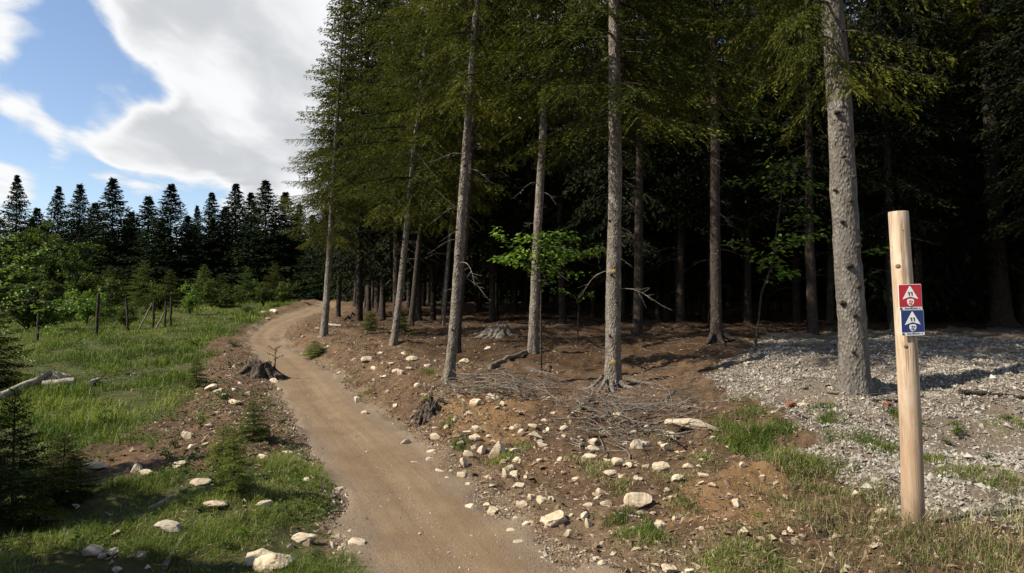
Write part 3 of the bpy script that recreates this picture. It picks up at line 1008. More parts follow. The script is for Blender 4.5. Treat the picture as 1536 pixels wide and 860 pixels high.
# far rows of the wood, boughs down to the ground
n_far = 0
for Y, x0, x1, stp in ((48.5, -9, 52, 2.9), (51.5, -8, 56, 3.1)):
    for X in np.arange(x0, x1, stp):
        X = X + rg.uniform(-.6, .6); Yj = Y + rg.uniform(-.6, .6)
        d, w = path_dist(np.array([X]), np.array([Yj]))
        if abs(d[0]) < w[0] + 1.5: continue
        rt = bpy.data.objects.new('spruce_tree', None); COL.objects.link(rt)
        rt.location = (X, Yj, hz(X, Yj)); rt.rotation_euler = (0, 0, rg.random() * 6.28)
        tag(rt, 'dense spruce with low boughs closing off the far side of the wood', 'tree', 'spruces closing off the far side of the wood')
        s = rg.uniform(1.25, 1.6)
        link('trunk', TRUNK_FAR, rt, scale=(1.3, 1.3, s))
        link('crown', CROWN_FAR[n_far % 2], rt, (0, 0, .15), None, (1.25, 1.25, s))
        n_far += 1
# and the wood's continuation beyond the right edge of the view
for X, Y in [(16, 16.5), (19.5, 18), (15, 18.5), (13, 17.0), (21, 15.5), (18.5, 22), (22.5, 20), (24, 17)]:
    rt = bpy.data.objects.new('spruce_tree', None); COL.objects.link(rt)
    rt.location = (X, Y, hz(X, Y)); rt.rotation_euler = (0, 0, rg.random() * 6.28)
    tag(rt, 'shaded spruce in the wood behind the gravel on the right', 'tree', 'shaded spruces behind the gravel')
    link('trunk', TRUNK_IN[n_in % 3], rt, scale=(1.3, 1.3, 1.05))
    z0 = rg.uniform(2.6, 4.0)
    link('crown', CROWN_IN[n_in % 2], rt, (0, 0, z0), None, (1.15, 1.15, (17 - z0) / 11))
    n_in += 1

for k, (X, Y) in enumerate([(16, 24.5), (19.2, 27.5), (22, 30.5), (25, 34), (20.5, 33.5), (14.5, 28), (28.5, 37), (24.5, 27.5), (28.5, 31.5), (17.5, 31), (13, 23.5), (21.5, 23.5)]):
    rt = bpy.data.objects.new('spruce_tree', None); COL.objects.link(rt)
    rt.location = (X, Y, hz(X, Y)); rt.rotation_euler = (0, 0, k * 1.3)
    tag(rt, 'tall dense spruce deep in the wood behind the marker post', 'tree', 'tall dense spruces deep in the wood on the right')
    link('trunk', TRUNK_FAR, rt, scale=(1.4, 1.4, 1.9))
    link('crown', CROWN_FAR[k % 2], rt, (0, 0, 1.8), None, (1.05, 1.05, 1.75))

# ---- row of spruces across the clearing (tips as they stand against the sky)
LEFT_ROW = [(-45, 300, 57, 1.0), (-12, 318, 55, 1.0), (26, 271, 54, .95), (56, 318, 58, .9), (88, 287, 56, .75), (120, 282, 55, .9), (143, 312, 58, .9), (170, 273, 54, .95), (197, 325, 57, 1.0),
            (223, 300, 55, 1.0), (257, 284, 53, 1.05), (282, 330, 57, 1.0), (296, 316, 56, .7), (318, 294, 54, .9), (338, 318, 58, 1.0), (354, 281, 55, .85), (377, 297, 57, .9), (399, 276, 54, .9), (428, 296, 56, .95), (449, 312, 60, 1.0), (470, 330, 58, 1.0), (492, 318, 55, 1.0), (515, 325, 56, 1.0), (535, 310, 58, 1.0), (500, 345, 52, .9), (480, 352, 53, .9)]
for k, (tx_, ty_, Y, rs) in enumerate(LEFT_ROW):
    top = at(tx_, ty_ - 6, Y)
    zb = hz(top[0], Y)
    Hh = top[2] - zb
    rt = bpy.data.objects.new('spruce_tree', None); COL.objects.link(rt)
    rt.location = (top[0], Y, zb)
    rt.rotation_euler = (0, 0, k * 1.7)
    big_ = ty_ < 292
    tag(rt, ('tall dark spruce in the row across the clearing, %s tall tip from the left' % ['first', 'second', 'third', 'fourth', 'fifth', 'sixth', 'seventh', 'eighth', 'ninth', 'tenth'][sum(1 for q in LEFT_ROW[:k] if q[1] < 292)]) if big_
        else 'lower dark spruce filling a gap in the row across the clearing', 'tree', 'row of dark spruces across the clearing')
    link('trunk', TRUNK_FAR, rt, scale=(1, 1, Hh / 9.2))
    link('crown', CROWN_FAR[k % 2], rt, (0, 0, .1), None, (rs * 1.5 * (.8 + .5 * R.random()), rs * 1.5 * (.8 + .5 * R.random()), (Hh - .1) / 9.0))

for k, px in enumerate(range(-60, 560, 42)):
    X = at(px, 400, 66)[0]; zb = hz(X, 66)
    rt = bpy.data.objects.new('spruce_tree', None); COL.objects.link(rt)
    rt.location = (X, 66 + (k % 3), zb); rt.rotation_euler = (0, 0, k * 2.1)
    tag(rt, 'rear dark spruce half hidden behind the row across the clearing', 'tree', 'rear spruces behind the row across the clearing')
    h = 6.6 + 1.2 * ((k * 7) % 5) / 5
    link('trunk', TRUNK_FAR, rt, scale=(1, 1, h / 9.2))
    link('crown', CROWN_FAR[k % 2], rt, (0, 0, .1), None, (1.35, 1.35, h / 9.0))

# ------------------------------------------------------------------ young conifers and broadleaf growth
YOUNG = [spruce_crown('foliage', 120 + k, 1.6, .62, whorl=.12, bpw=8, tstep=.030, cstep=.022, cl=.046, cw=.0085, droop=.12, mats=[mm, M_BARK_DARK], sparse_low=.02, power=.75, tw=.42, bright=bb, limb=.004, hang=.4)
         for k, (mm, bb) in enumerate([(M_NEEDLE_YOUNG, .0), (M_NEEDLE_YOUNG, .34), (M_NEEDLE, -.05)])]
YOUNG_BIG = [spruce_crown('foliage', 130 + k, 3.2, 1.25, whorl=.20, bpw=7, tstep=.055, cstep=.045, cl=.09, cw=.017, droop=.15, mats=[mm, M_BARK_DARK], sparse_low=.02, power=.8, tw=.42, limb=.006, hang=.5) for k, mm in enumerate([M_NEEDLE, M_NEEDLE_YOUNG])]
STEMM = MB(); STEMM.tube(np.array([[0, 0, -.1], [.01, 0, .5], [0, 0, 1.5]]), [.016, .012, .003], 6)
STEM = STEMM.mesh('stem', [M_BARK_DARK], True)


def young(px, py, top_py, rs, var, label, big=False, name='young_spruce', group=None, Y=None, lean=0):
    b = gp(px, py) if Y is None else at(px, py, Y)
    if Y is not None: b[2] = hz(b[0], b[1])
    h = at(px, top_py, b[1])[2] - b[2]
    me = (YOUNG_BIG if big else YOUNG)[var]
    L = 3.2 if big else 1.6
    rt = bpy.data.objects.new(name, None); COL.objects.link(rt)
    rt.location = b; rt.rotation_euler = (0, lean, R.random() * 6.28)
    tag(rt, label, 'young tree', group)
    s = h / L
    link('stem', STEM, rt, scale=(1.4 * s * L / 1.6, 1.4 * s * L / 1.6, h / 1.55))
    link('foliage', me, rt, (0, 0, .03), None, (s * rs, s * rs, s))
    return rt


young(18, 800, 590, .8, 2, 'dark young spruce at the lower left corner of the picture')
young(-45, 730, 575, .9, 2, 'dark young spruce cut off by the left edge, behind the corner one')
young(95, 752, 655, 1.3, 2, 'low dark spruce seedling right of the corner spruce')
young(-25, 585, 440, 1.25, 0, 'shaded spruce reaching its boughs in from the left edge above the fallen log', big=True)
young(350, 742, 645, .85, 1, 'knee-high spruce seedling with yellow-green tips beside the path')
young(380, 660, 606, 1.5, 0, 'bushy dark green seedling beside the path behind the yellow-green one')
young(334, 700, 640, 1.2, 1, 'small pale green seedling left of the bushy one')
young(295, 582, 538, 1.1, 0, 'little spruce seedling where meadow meets the stony bank')
young(472, 535, 512, 2.3, 1, 'low bright green seedling at the right edge of the path bend')
young(600, 497, 462, 1.2, 0, 'small spruce seedling among the trunks right of the path bend')
young(530, 449, 424, 1.5, 0, 'small lit spruce in front of the three thin trunks')
young(555, 495, 468, 1.4, 0, 'small spruce seedling on the bank left of the leaning slim spruce')

# trees standing just outside the view on the left; their shade lies on the lower left corner
for X, Y, h, lb in ((-5.3, 3.3, 3.5, 'bushy spruce left of the view, second from the camera'), (-5.7, 4.7, 3.5, 'bushy spruce left of the view, third from the camera'), (-4.5, 2.1, 3.1, 'bushy spruce left of the view, nearest the camera'),
                    (-6.9, 5.8, 3.9, 'bushy spruce left of the view, farthest from the camera'), (-8.2, 3.6, 5.4, 'tall spruce left of the view behind the bushy ones')):
    rt = bpy.data.objects.new('spruce_tree', None); COL.objects.link(rt)
    rt.location = (X, Y, hz(X, Y))
    tag(rt, lb, 'tree')
    link('trunk', TRUNK_FAR, rt, scale=(.8, .8, h / 9.2))
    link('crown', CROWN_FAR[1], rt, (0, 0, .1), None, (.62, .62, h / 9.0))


def bush_mesh(seed, h, w, nleaf, leaf, mat, stems=9, spread=.8, name='foliage'):
    """broadleaf shrub: arching stems with side shoots, leaves along them"""
    g = np.random.default_rng(seed)
    mb = MB()
    Pl = []; Dl = []; Tl = []
    for k in range(stems):
        a = g.random() * 6.28; rr = w * spread * math.sqrt(g.random())
        hh = h * (.55 + .45 * g.random()) * (1 - .35 * (rr / w) ** 2)
        s = np.linspace(0, 1, 7)
        c = np.stack([math.cos(a) * rr * s ** 1.4, math.sin(a) * rr * s ** 1.4, hh * s - .12 * hh * s ** 3 * (rr / w)], 1) + np.cumsum(g.normal(size=(7, 3)) * .02 * h, 0) * s[:, None]
        mb.tube(c, np.linspace(.010 * h + .002, .002, 7), 4, 1, .4, cap=False)
        for q in range(5):
            t0 = .3 + .65 * g.random()
            p = np.array([np.interp(t0, s, c[:, d]) for d in range(3)])
            b = g.random() * 6.28
            e = p + np.array([math.cos(b), math.sin(b), .25 * g.random()]) * (.22 + .2 * g.random()) * w
            mb.tube(np.array([p, (p + e) / 2 + [0, 0, .03 * h], e]), [.004 * h + .001, .003 * h, .001], 3, 1, .4, cap=False)
            m = nleaf // (stems * 5)
            qq = g.random(m)
            Pl.append(p + (e - p) * qq[:, None] * 1.05 + g.normal(size=(m, 3)) * .035 * w)
            D = np.stack([np.cos(b + g.normal(size=m) * .9), np.sin(b + g.normal(size=m) * .9), g.normal(size=m) * .35 - .1], 1)
            Dl.append(D); Tl.append(np.full(m, .45 + .13 * g.normal()) + .12 * g.normal(size=m) + .12 * (p[2] / h - .5))
    Pl = np.concatenate(Pl); Dl = np.concatenate(Dl); Tl = np.clip(np.concatenate(Tl), 0, 1)
    n = len(Pl)
    upv = np.array([0, 0, 1.]) + g.normal(size=(n, 3)) * .45
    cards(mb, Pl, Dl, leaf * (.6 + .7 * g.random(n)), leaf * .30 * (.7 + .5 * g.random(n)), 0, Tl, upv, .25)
    return mb.mesh(name, [mat, M_BARK_DARK])


BUSH = [bush_mesh(150 + k, 1.0, .75, 1500, .075, mm, 11) for k, mm in enumerate([M_SHRUB, M_SHRUB, M_BEECH])]
BUSH_TALL = [bush_mesh(160 + k, 3.0, 1.3, 3600, .13, M_SHRUB, 14) for k in range(2)]
SMALL = [bush_mesh(170 + k, .22, .17, 130, .042, mm, 6) for k, mm in enumerate([M_SHRUB, M_BEECH, M_GRASS])]


def bush(px, py, top_py, wpx, me, mh, mw, label, group=None, Y=None, name='leafy_bush', cat='bush'):
    b = gp(px, py) if Y is None else at(px, py, Y)
    if Y is not None: b[2] = hz(b[0], b[1])
    h = max(at(px, top_py, b[1])[2] - b[2], .05)
    o = link(name, me, None, b, (0, 0, R.random() * 6.28), (wpx * b[1] / FPX / 2 / mw, wpx * b[1] / FPX / 2 / mw, h / mh))
    tag(o, label, cat, group)
    return o


# shrubs and young trees between the meadow and the row of spruces
bush(82, 470, 318, 110, BUSH_TALL[0], 3.0, 1.3, 'tall loose pale green broadleaf bush left below the spruce tips', Y=40)
bush(20, 470, 318, 120, BUSH_TALL[1], 3.0, 1.3, 'tall broadleaf bush at the left edge before the spruce row', Y=36)
bush(122, 480, 352, 90, BUSH_TALL[1], 3.0, 1.3, 'rounded yellow-green bush in front of the spruce row at left', Y=33)
bush(40, 520, 400, 130, BUSH_TALL[0], 3.0, 1.3, 'broad bush with bright shoots behind the leftmost fence post', Y=24)
bush(-5, 480, 330, 110, BUSH_TALL[1], 3.0, 1.3, 'leafy tree bush cut by the left edge before the spruces', Y=30)
bush(105, 480, 425, 90, BUSH[2], 1.0, .75, 'bright bush left of the tallest fence post', Y=29)
bush(62, 500, 440, 90, BUSH[2], 1.0, .75, 'bright low bush behind the fallen log', Y=24)
bush(160, 470, 400, 80, BUSH[0], 1.0, .75, 'olive bush behind the tallest fence post', Y=36)
bush(240, 470, 420, 60, BUSH[1], 1.0, .75, 'olive bush behind the rightmost fence posts', Y=36)
bush(310, 468, 405, 60, BUSH[0], 1.0, .75, 'olive bush in front of the row right of the fence', Y=40)
bush(130, 505, 418, 70, BUSH[2], 1.0, .75, 'bright green bush just behind the tallest fence post', Y=27)
bush(190, 500, 445, 60, BUSH[0], 1.0, .75, 'yellowish bush between two fence posts', Y=25)
bush(285, 470, 415, 55, BUSH[2], 1.0, .75, 'bright bush right of the fence posts at the meadow end', Y=34)
bush(345, 458, 420, 60, BUSH[0], 1.0, .75, 'low olive bush at the back of the meadow', Y=38)
bush(395, 456, 418, 60, BUSH[1], 1.0, .75, 'dense low bush left of the path end', Y=40)
bush(425, 453, 412, 55, BUSH[0], 1.0, .75, 'yellow-green bush beside the pale thin spruce', Y=42)
for k, (px, ty_, Y, w) in enumerate([(165, 400, 42, 75), (215, 392, 44, 80), (255, 405, 40, 70), (305, 398, 43, 75), (330, 412, 40, 70), (370, 402, 44, 70), (230, 430, 36, 70), (-20, 410, 32, 120), (75, 430, 30, 90), (160, 440, 30, 70), (412, 396, 46, 60)]):
    young(px, 470, ty_, 1.3, k % 2, 'young spruce among the bushes in front of the dark row', big=True, group='young spruces among the bushes', Y=Y)

# small leafy plants on the left bank and the right slope
k = 0
for px, py, w, h in [(250, 690, 34, 24), (228, 678, 30, 26), (262, 672, 28, 20), (300, 640, 30, 22), (335, 600, 26, 18), (160, 640, 36, 30), (145, 650, 30, 26), (330, 735, 36, 26), (300, 770, 34, 20),
                     (365, 815, 40, 26), (340, 825, 36, 22), (420, 770, 30, 16), (280, 745, 30, 18), (70, 690, 44, 30), (110, 712, 40, 28), (45, 640, 40, 26), (395, 720, 28, 16), (345, 650, 24, 16),
                     (370, 470, 26, 16), (330, 500, 26, 14), (290, 520, 30, 18), (240, 520, 26, 16), (190, 540, 30, 16), (120, 530, 34, 20), (350, 520, 24, 14), (640, 605, 22, 14), (648, 615, 20, 12)]:
    o = bush(px, py, py - h, w, SMALL[k % 2], .22, .17, 'small leafy weed growing beside the stones on the left of the path' if px < 500 else 'small weed beside the torn stump on the right bank', 'leafy weeds', name='leafy_weed', cat='weed')
    k += 1
for px, py, w, h in [(1432, 655, 38, 26), (1420, 668, 30, 14), (1385, 640, 20, 12), (1510, 632, 26, 14), (1155, 648, 24, 12), (1480, 690, 28, 12), (1140, 780, 26, 14), (1020, 690, 24, 8)]:
    bush(px, py, py - h, w, SMALL[k % 2], .22, .17, 'small green weed sprouting from the gravel near the marker post', 'weeds in the gravel', name='leafy_weed', cat='weed')
    k += 1


def sapling(label, stem, branches, n_leaf, leaf, Y, dy=0.0, seed=0, name='beech_sapling'):
    """broadleaf sapling: stem and near-horizontal leaf sprays, sighted at distance Y"""
    g = np.random.default_rng(seed)
    pts_ = np.array([at(a, b, Y) for a, b in stem])
    base = pts_[0].copy(); base[2] = hz(base[0], base[1])
    pts_[0] = base - [0, 0, .1]
    rt = bpy.data.objects.new(name, None); COL.objects.link(rt); rt.location = base
    tag(rt, label, 'sapling')
    mb = MB()
    mb.tube(pts_ - base, np.linspace(.020, .008, len(pts_)), 6, 0, .5)
    link('stem', mb.mesh('stem', [M_BARK_DARK], True), rt)
    mb = MB()
    for (ax, ay, bx, by, wide, dens, yo) in branches:
        p = at(ax, ay, Y) - base; e = at(bx, by, Y + yo) - base
        s = np.linspace(0, 1, 6)[:, None]
        c = p + (e - p) * s + np.array([0, 0, 1]) * .08 * np.sin(s * 3.14)
        mb.tube(c, np.linspace(.007, .002, 6), 4, 1, .4, cap=False)
        m = int(n_leaf * dens)
        q = g.random(m) ** .8
        Pp = p + (e - p) * q[:, None] + np.array([0, 0, 1]) * .08 * np.sin(q * 3.14)[:, None]
        side = g.normal(size=m)
        dh = (e - p); dh[2] = 0; dh /= np.linalg.norm(dh) + 1e-6
        pv = np.array([-dh[1], dh[0], 0])
        Pp = Pp + pv * (side * wide)[:, None] + g.normal(size=(m, 3)) * np.array([.04, .04, .035])
        Pp[:, 2] -= .10 * np.abs(side) * wide
        D = dh + pv * np.sign(side)[:, None] * .8 + g.normal(size=(m, 3)) * .35
        D[:, 2] -= .25
        upv = np.array([-.2, -.25, 1.]) + g.normal(size=(m, 3)) * .35
        cards(mb, Pp, D, leaf * (.6 + .6 * g.random(m)), leaf * .32, 0, np.clip(.5 + .2 * g.normal(size=m), 0, 1), upv, .2)
    link('foliage', mb.mesh('foliage', [M_BEECH, M_BARK_DARK]), rt)
    return rt


Y5 = T['t5'][1][1] - 2.0
sapling('beech sapling with bright green horizontal leaf sprays before a slim spruce', [(812, 531), (811, 470), (812, 420), (808, 385)],
        [(810, 420, 742, 344, .14, 1.0, -.3), (808, 410, 740, 388, .12, 1.0, .1), (808, 385, 785, 352, .16, .8, -.5), (810, 390, 850, 350, .18, 1.2, -.5), (812, 410, 902, 374, .10, 1.0, 0), (808, 385, 822, 350, .16, 1.0, -.6), (812, 400, 862, 378, .18, 1.2, -.3),
         (812, 425, 872, 412, .08, .25, .2), (808, 400, 775, 380, .15, .9, -.5), (812, 430, 830, 405, .12, .5, 0)], 120, .085, Y5, seed=5)
Yb = T['big'][1][1] + 3.0
sapling('shaded beech sapling with crooked stem left of the thick grey spruce', [(1130, 516), (1138, 480), (1142, 440), (1158, 400), (1166, 340), (1175, 270)],
        [(1158, 400, 1098, 362, .14, .8, 0), (1160, 380, 1240, 352, .14, 1.2, -.3), (1158, 400, 1180, 352, .16, 1.0, -.5), (1150, 420, 1195, 412, .12, .8, -.2), (1150, 425, 1160, 385, .12, .6, .2), (1166, 340, 1225, 325, .1, .4, .2),
         (1172, 290, 1092, 272, .14, .8, 0), (1175, 280, 1240, 285, .16, .9, .3), (1172, 280, 1150, 240, .14, .8, -.2), (1175, 270, 1200, 235, .14, .5, .3), (1160, 240, 1135, 160, .14, .7, -.2), (1166, 300, 1290, 372, .14, .5, .6), (1290, 380, 1335, 380, .12, .4, .6)], 75, .10, Yb, seed=6)
sapling('faint beech seedling in the dark right of the bright sapling', [(866, 500), (868, 460), (862, 442)], [(866, 450, 832, 434, .1, .4, 0), (866, 450, 886, 440, .1, .5, 0)], 60, .10, Y5 + 4, seed=7)

sapling('leafy young tree reaching thin bright shoots in from the left edge', [(-45, 600), (-30, 520), (-20, 450), (-25, 380)],
        [(-25, 480, 62, 428, .10, 1.0, -.2), (-25, 470, 105, 462, .08, .9, .2), (-22, 500, 90, 500, .10, .9, -.3), (-22, 450, 40, 400, .12, 1.0, .3), (-22, 420, 70, 372, .12, 1.0, .5), (-25, 400, 20, 350, .14, 1.0, 0), (-30, 520, 60, 545, .10, .7, .2)], 90, .07, 13.5, seed=8, name='leafy_sapling')
# ------------------------------------------------------------------ marker post with two trail signs
b = gp(1370, 783)
ptop = at(1348.5, 319, b[1])
pl = bpy.data.objects.new('trail_marker_post', None); COL.objects.link(pl)
pl.location = b
axis = Vector(ptop - b)
Hp = axis.length
pl.rotation_euler = (0, math.atan2(axis.x, axis.z), 0)
tag(pl, 'peeled round wooden marker post with a red and a blue trail sign', 'signpost')
rp = 31.0 * b[1] / FPX / 2
nz, na = 60, 28
zz_ = np.linspace(-.3, Hp, nz)
aa = np.arange(na) * 2 * math.pi / na
g = np.random.default_rng(3)
rr = rp * (1.02 - .13 * np.clip(zz_, 0, Hp) / Hp)[:, None] * (1 + .018 * np.sin(zz_ * 3.1)[:, None] * np.cos(aa + 1)[None] + .02 * fbm(np.cos(aa)[None] * 2 + 3 + 0 * zz_[:, None], zz_[:, None] * 2.5 + np.sin(aa)[None] * 2, 3, 8))
cxp = .012 * np.sin(zz_ * 1.7)
V = np.stack([cxp[:, None] + rr * np.cos(aa), rr * np.sin(aa), np.broadcast_to(zz_[:, None], rr.shape)], -1)
V[-1, :, :2] = V[-2, :, :2] * .985
V[-1, :, 2] = Hp + .006
V[-2, :, 2] = Hp - .004
V = V.reshape(-1, 3)
i = np.arange(nz - 1)[:, None] * na; j = np.arange(na)[None]; j2 = (j + 1) % na
F = np.stack([i + j, i + j2, i + na + j2, i + na + j], -1).reshape(-1, 4)
link('pole', make_mesh('pole', V, F, M_POST, smooth=True), pl)
cap = np.vstack([V[-na:], V[-na:].mean(0) + [0, 0, .004]])
link('sawn_top', make_mesh('sawn_top', cap, np.stack([np.arange(na), (np.arange(na) + 1) % na, np.full(na, na)], 1), M_CUT), pl)
kn = MB(); kn.tube(np.array([[0, 0, 0], [.008, 0, 0]]), [.022, .012], 10, 0, .5)
KN2 = kn.mesh('knot', [M_FUNGUS], True)


def on_post(px, py):
    w = at(px, py, b[1] - rp - .02)
    return pl.matrix_basis.inverted() @ Vector(w)


for px, py, s in ((1352, 399, .8), (1362, 520, .6), (1358, 345, .4)):
    q = on_post(px, py)
    rl = rp * (1.06 - .15 * q.z / Hp)
    ang = -math.acos(max(-1, min(1, (q.x) / rl)))
    link('knot', KN2, pl, ((rl - .004) * math.cos(ang), (rl - .004) * math.sin(ang), q.z), (0, 0, ang), s)


def flat(parent, name, poly2d, mat, y, thick=.0012, label=None):
    """flat plate outline (x,z) facing the camera, at depth y in the post's space"""
    n = len(poly2d)
    P2 = np.array(poly2d, float)
    V = np.concatenate([np.stack([P2[:, 0], np.full(n, y), P2[:, 1]], 1), np.stack([P2[:, 0], np.full(n, y + thick), P2[:, 1]], 1)])
    me = bpy.data.meshes.new(name)
    faces = [list(range(n)), list(range(2 * n - 1, n - 1, -1))] + [[i, i + n, (i + 1) % n + n, (i + 1) % n] for i in range(n)]
    me.from_pydata([tuple(v) for v in V], [], faces)
    me.materials.append(mat)
    me.update()
    o = link(name, me, parent)
    if label: o['label'] = label
    return o


def sign(cpx, tpy, bpy2, wpx, mat, label):
    q0 = on_post(cpx - wpx / 2, tpy); q1 = on_post(cpx + wpx / 2, bpy2)
    w = q1.x - q0.x; h = q0.z - q1.z
    yf = -rp * 1.06 - .006
    s = bpy.data.objects.new('sign_panel', None)
    x0, z0 = q0.x, q1.z

    def R2(a, c): return (x0 + a * w, z0 + c * h)
    bev = .03
    pnl = flat(pl, 'sign_panel', [R2(bev, 0), R2(1 - bev, 0), R2(1, bev), R2(1, 1 - bev), R2(1 - bev, 1), R2(bev, 1), R2(0, 1 - bev), R2(0, bev)], M_WHITE, yf, .004, label)
    flat(pnl, 'colour_field', [R2(.02, .135), R2(.98, .135), R2(.98, .98), R2(.02, .98)], mat, yf - .0014)
    flat(pnl, 'arrow', [R2(.50, .955), R2(.84, .42), R2(.66, .475), R2(.50, .52), R2(.34, .475), R2(.16, .42)], M_WHITE, yf - .0028)
    # shield with its dark device
    sh = [R2(.50 + .15 * a, .28 + .15 * c) for a, c in ((-1, .55), (-.8, .95), (-.3, 1.05), (.3, 1.05), (.8, .95), (1, .55), (.95, 0), (.6, -.55), (0, -1.0), (-.6, -.55), (-.95, 0))]
    flat(pnl, 'shield_emblem', sh, M_WHITE, yf - .0028)
    for k, pg in enumerate([[(-.55, .45), (-.1, .75), (.05, .45), (-.3, .2)], [(.2, .7), (.6, .5), (.5, .05), (.25, .25)], [(-.6, 0), (-.2, -.05), (-.15, -.5), (-.45, -.35)], [(.05, .05), (.4, -.15), (.3, -.5), (.05, -.65)], [(-.08, .2), (.1, .15), (.02, -.1), (-.1, -.05)]]):
        flat(pnl, 'emblem_mark', [R2(.50 + .15 * a, .28 + .15 * c) for a, c in pg], mat, yf - .0042)
    for k, (a, ww) in enumerate([(.10, .05), (.24, .05), (.31, .03), (.36, .06), (.44, .04), (.50, .06), (.58, .03), (.63, .05), (.70, .06), (.78, .03)]):
        flat(pnl, 'strip_lettering', [R2(a, .045), R2(a + ww * .8, .045), R2(a + ww * .8, .085 + (.012 if k % 3 else 0)), R2(a, .085)], M_INK, yf - .0014)
    flat(pnl, 'strip_mark', [R2(.03, .03), R2(.12, .03), R2(.10, .10), R2(.03, .10)], M_INK, yf - .0028)
    flat(pnl, 'strip_dot', [R2(.89 + .03 * math.cos(k * .785), .068 + .03 * math.sin(k * .785)) for k in range(8)], M_RED, yf - .0014)
    for k, xo in enumerate((.395, .515)):
        one = [(0, .60), (.035, .60), (.035, .615), (.035, .60), (.05, .60), (.05, .72), (.0, .72)]
        flat(pnl, 'numeral_one', [R2(xo + .035, .56), R2(xo + .075, .56), R2(xo + .075, .70), R2(xo, .70), R2(xo, .665), R2(xo + .035, .665)], M_INK, yf - .0042)
    scr = MB(); scr.tube(np.array([[0, 0, 0], [0, -.003, 0]]), [.005, .004], 8, 0)
    SC = scr.mesh('screw', [M_INK])
    for a, c in ((.5, .965), (.5, .15)):
        x, z = R2(a, c)
        link('screw', SC, pnl, (x, yf - .0016, z))


sign(1366.5, 427, 465, 36.5, M_RED, 'red trail sign with white arrow reading 11')
sign(1370, 465.5, 503, 36.5, M_BLUE, 'dark blue trail sign with white arrow reading 11')

# ------------------------------------------------------------------ fence posts, logs, stumps
def bar(p0, p1, r0, r1, mat, name, label, cat, group=None, seed=0, n=9, segs=9, wob=.03, parent=None):
    g = np.random.default_rng(900 + seed)
    p0 = np.array(p0, float); p1 = np.array(p1, float)
    s = np.linspace(0, 1, segs)[:, None]
    L = np.linalg.norm(p1 - p0)
    c = (p1 - p0) * s + g.normal(size=(segs, 3)) * wob * L * .35 * np.sin(s * 3.14)
    mb = MB()
    mb.tube(c, np.linspace(r0, r1, segs), n, 0, .5, lump=.09, seed=seed)
    o = link(name, mb.mesh(name, [mat], True), parent, p0)
    if label: tag(o, label, cat, group)
    return o


def upright(px, py, tpx, tpy, wpx, label, seed, mat=M_BARK_DARK):
    g0 = gp(px, py)
    t0 = at(tpx, tpy, g0[1])
    r = .6 * wpx * g0[1] / FPX / 2
    g0[2] -= .1
    bar(g0, t0, r, r * .9, mat, 'fence_post', label, 'fence post', 'old wooden fence posts', seed, wob=.02)


upright(144, 505, 148, 441, 8, 'tallest weathered fence post at the back of the meadow', 1)
upright(193, 500, 189, 447, 6, 'fence post right of the tallest one, leaning slightly left', 2)
upright(229, 492, 231, 452, 6, 'fence post in the middle of the row with a rail leaning on it', 3)
upright(247, 492, 249, 452, 5, 'left post of the rightmost close pair of fence posts', 4)
upright(256, 490, 257, 445, 6, 'right post of the rightmost close pair of fence posts', 5)
upright(56, 512, 58, 470, 7, 'fence post nearest the left edge, half hidden by leaves', 6)
for k, (a, c, d, e, lb) in enumerate([(207, 498, 228, 455, 'thin rail leaning against the middle fence post'), (234, 494, 248, 466, 'thin rail slanting between the fence posts on the right')]):
    p0 = gp(a, c); p1 = at(d, e, p0[1] + .1)
    bar(p0, p1, .03, .025, M_TWIG, 'leaning_rail', lb, 'rail', None, 20 + k)

p0 = gp(0, 604); p1 = gp(74, 578)
p0[2] += .10; p1[2] += .20
bar(p0, p1, .065, .055, M_PALEWOOD, 'fallen_log', 'thin pale bare log lying in the grass at the left edge', 'log', None, 31)
p0 = gp(64, 590); p1 = gp(112, 583)
p0[2] += .12; p1[2] += .12
bar(p0, p1, .085, .06, M_PALEWOOD, 'wood_block', 'short pale split log beside the stone in the meadow', 'log', None, 32)
p0 = gp(136, 580); p1 = gp(150, 574)
bar(p0 + [0, 0, .05], p1 + [0, 0, .06], .05, .03, M_PALEWOOD, 'wood_chunk', 'small pale piece of wood in the grass right of the split log', 'wood', None, 33)

FALLEN = [((734, 553), (789, 531), .045, .03, M_TWIG, 'thick fallen branch pointing up to the slim spruce behind the sapling'),
          ((745, 556), (826, 545), .022, .012, M_TWIG, 'thin fallen branch below the thick one'),
          ((938, 650), (1014, 586), .016, .007, M_TWIG, 'long straight stick slanting over the brushwood heap'),
          ((658, 620), (786, 619), .016, .008, M_PALEWOOD, 'long pale stick lying level on the bank above the stones'),
          ((517, 482), (538, 467), .045, .03, M_BARK_DARK, 'dark fallen branch near the far end of the path'),
          ((486, 489), (512, 491), .05, .03, M_PALEWOOD, 'pale piece of wood at the foot of the spruce nearest the bend'),
          ((868, 617), (890, 600), .035, .02, M_TWIG, 'short stout stick left of the pale spruce roots'),
          ((810, 562), (836, 540), .014, .008, M_TWIG, 'forked twig above the brushwood between two spruces'),
          ((246, 856), (279, 806), .020, .014, M_TWIG, 'straight stick lying in the shaded grass in the foreground'),
          ((222, 769), (260, 751), .022, .016, M_PALEWOOD, 'pale flat strip of wood on the left bank'),
          ((1240, 590), (1300, 594), .02, .012, M_TWIG, 'stick lying on the gravel left of the thick grey trunk'),
          ((1310, 603), (1350, 605), .02, .014, M_BARK_DARK, 'dark stick on the gravel just left of the marker post'),
          ((1440, 592), (1536, 600), .035, .02, M_BARK_DARK, 'dark branch on the gravel at the right edge'),
          ((1236, 806), (1243, 776), .022, .010, M_BARK_DARK, 'short dark twig upright in the dry grass left of the post'),
          ((930, 772), (960, 778), .010, .006, M_PALEWOOD, 'thin pale twig on the soil left of the large stone')]
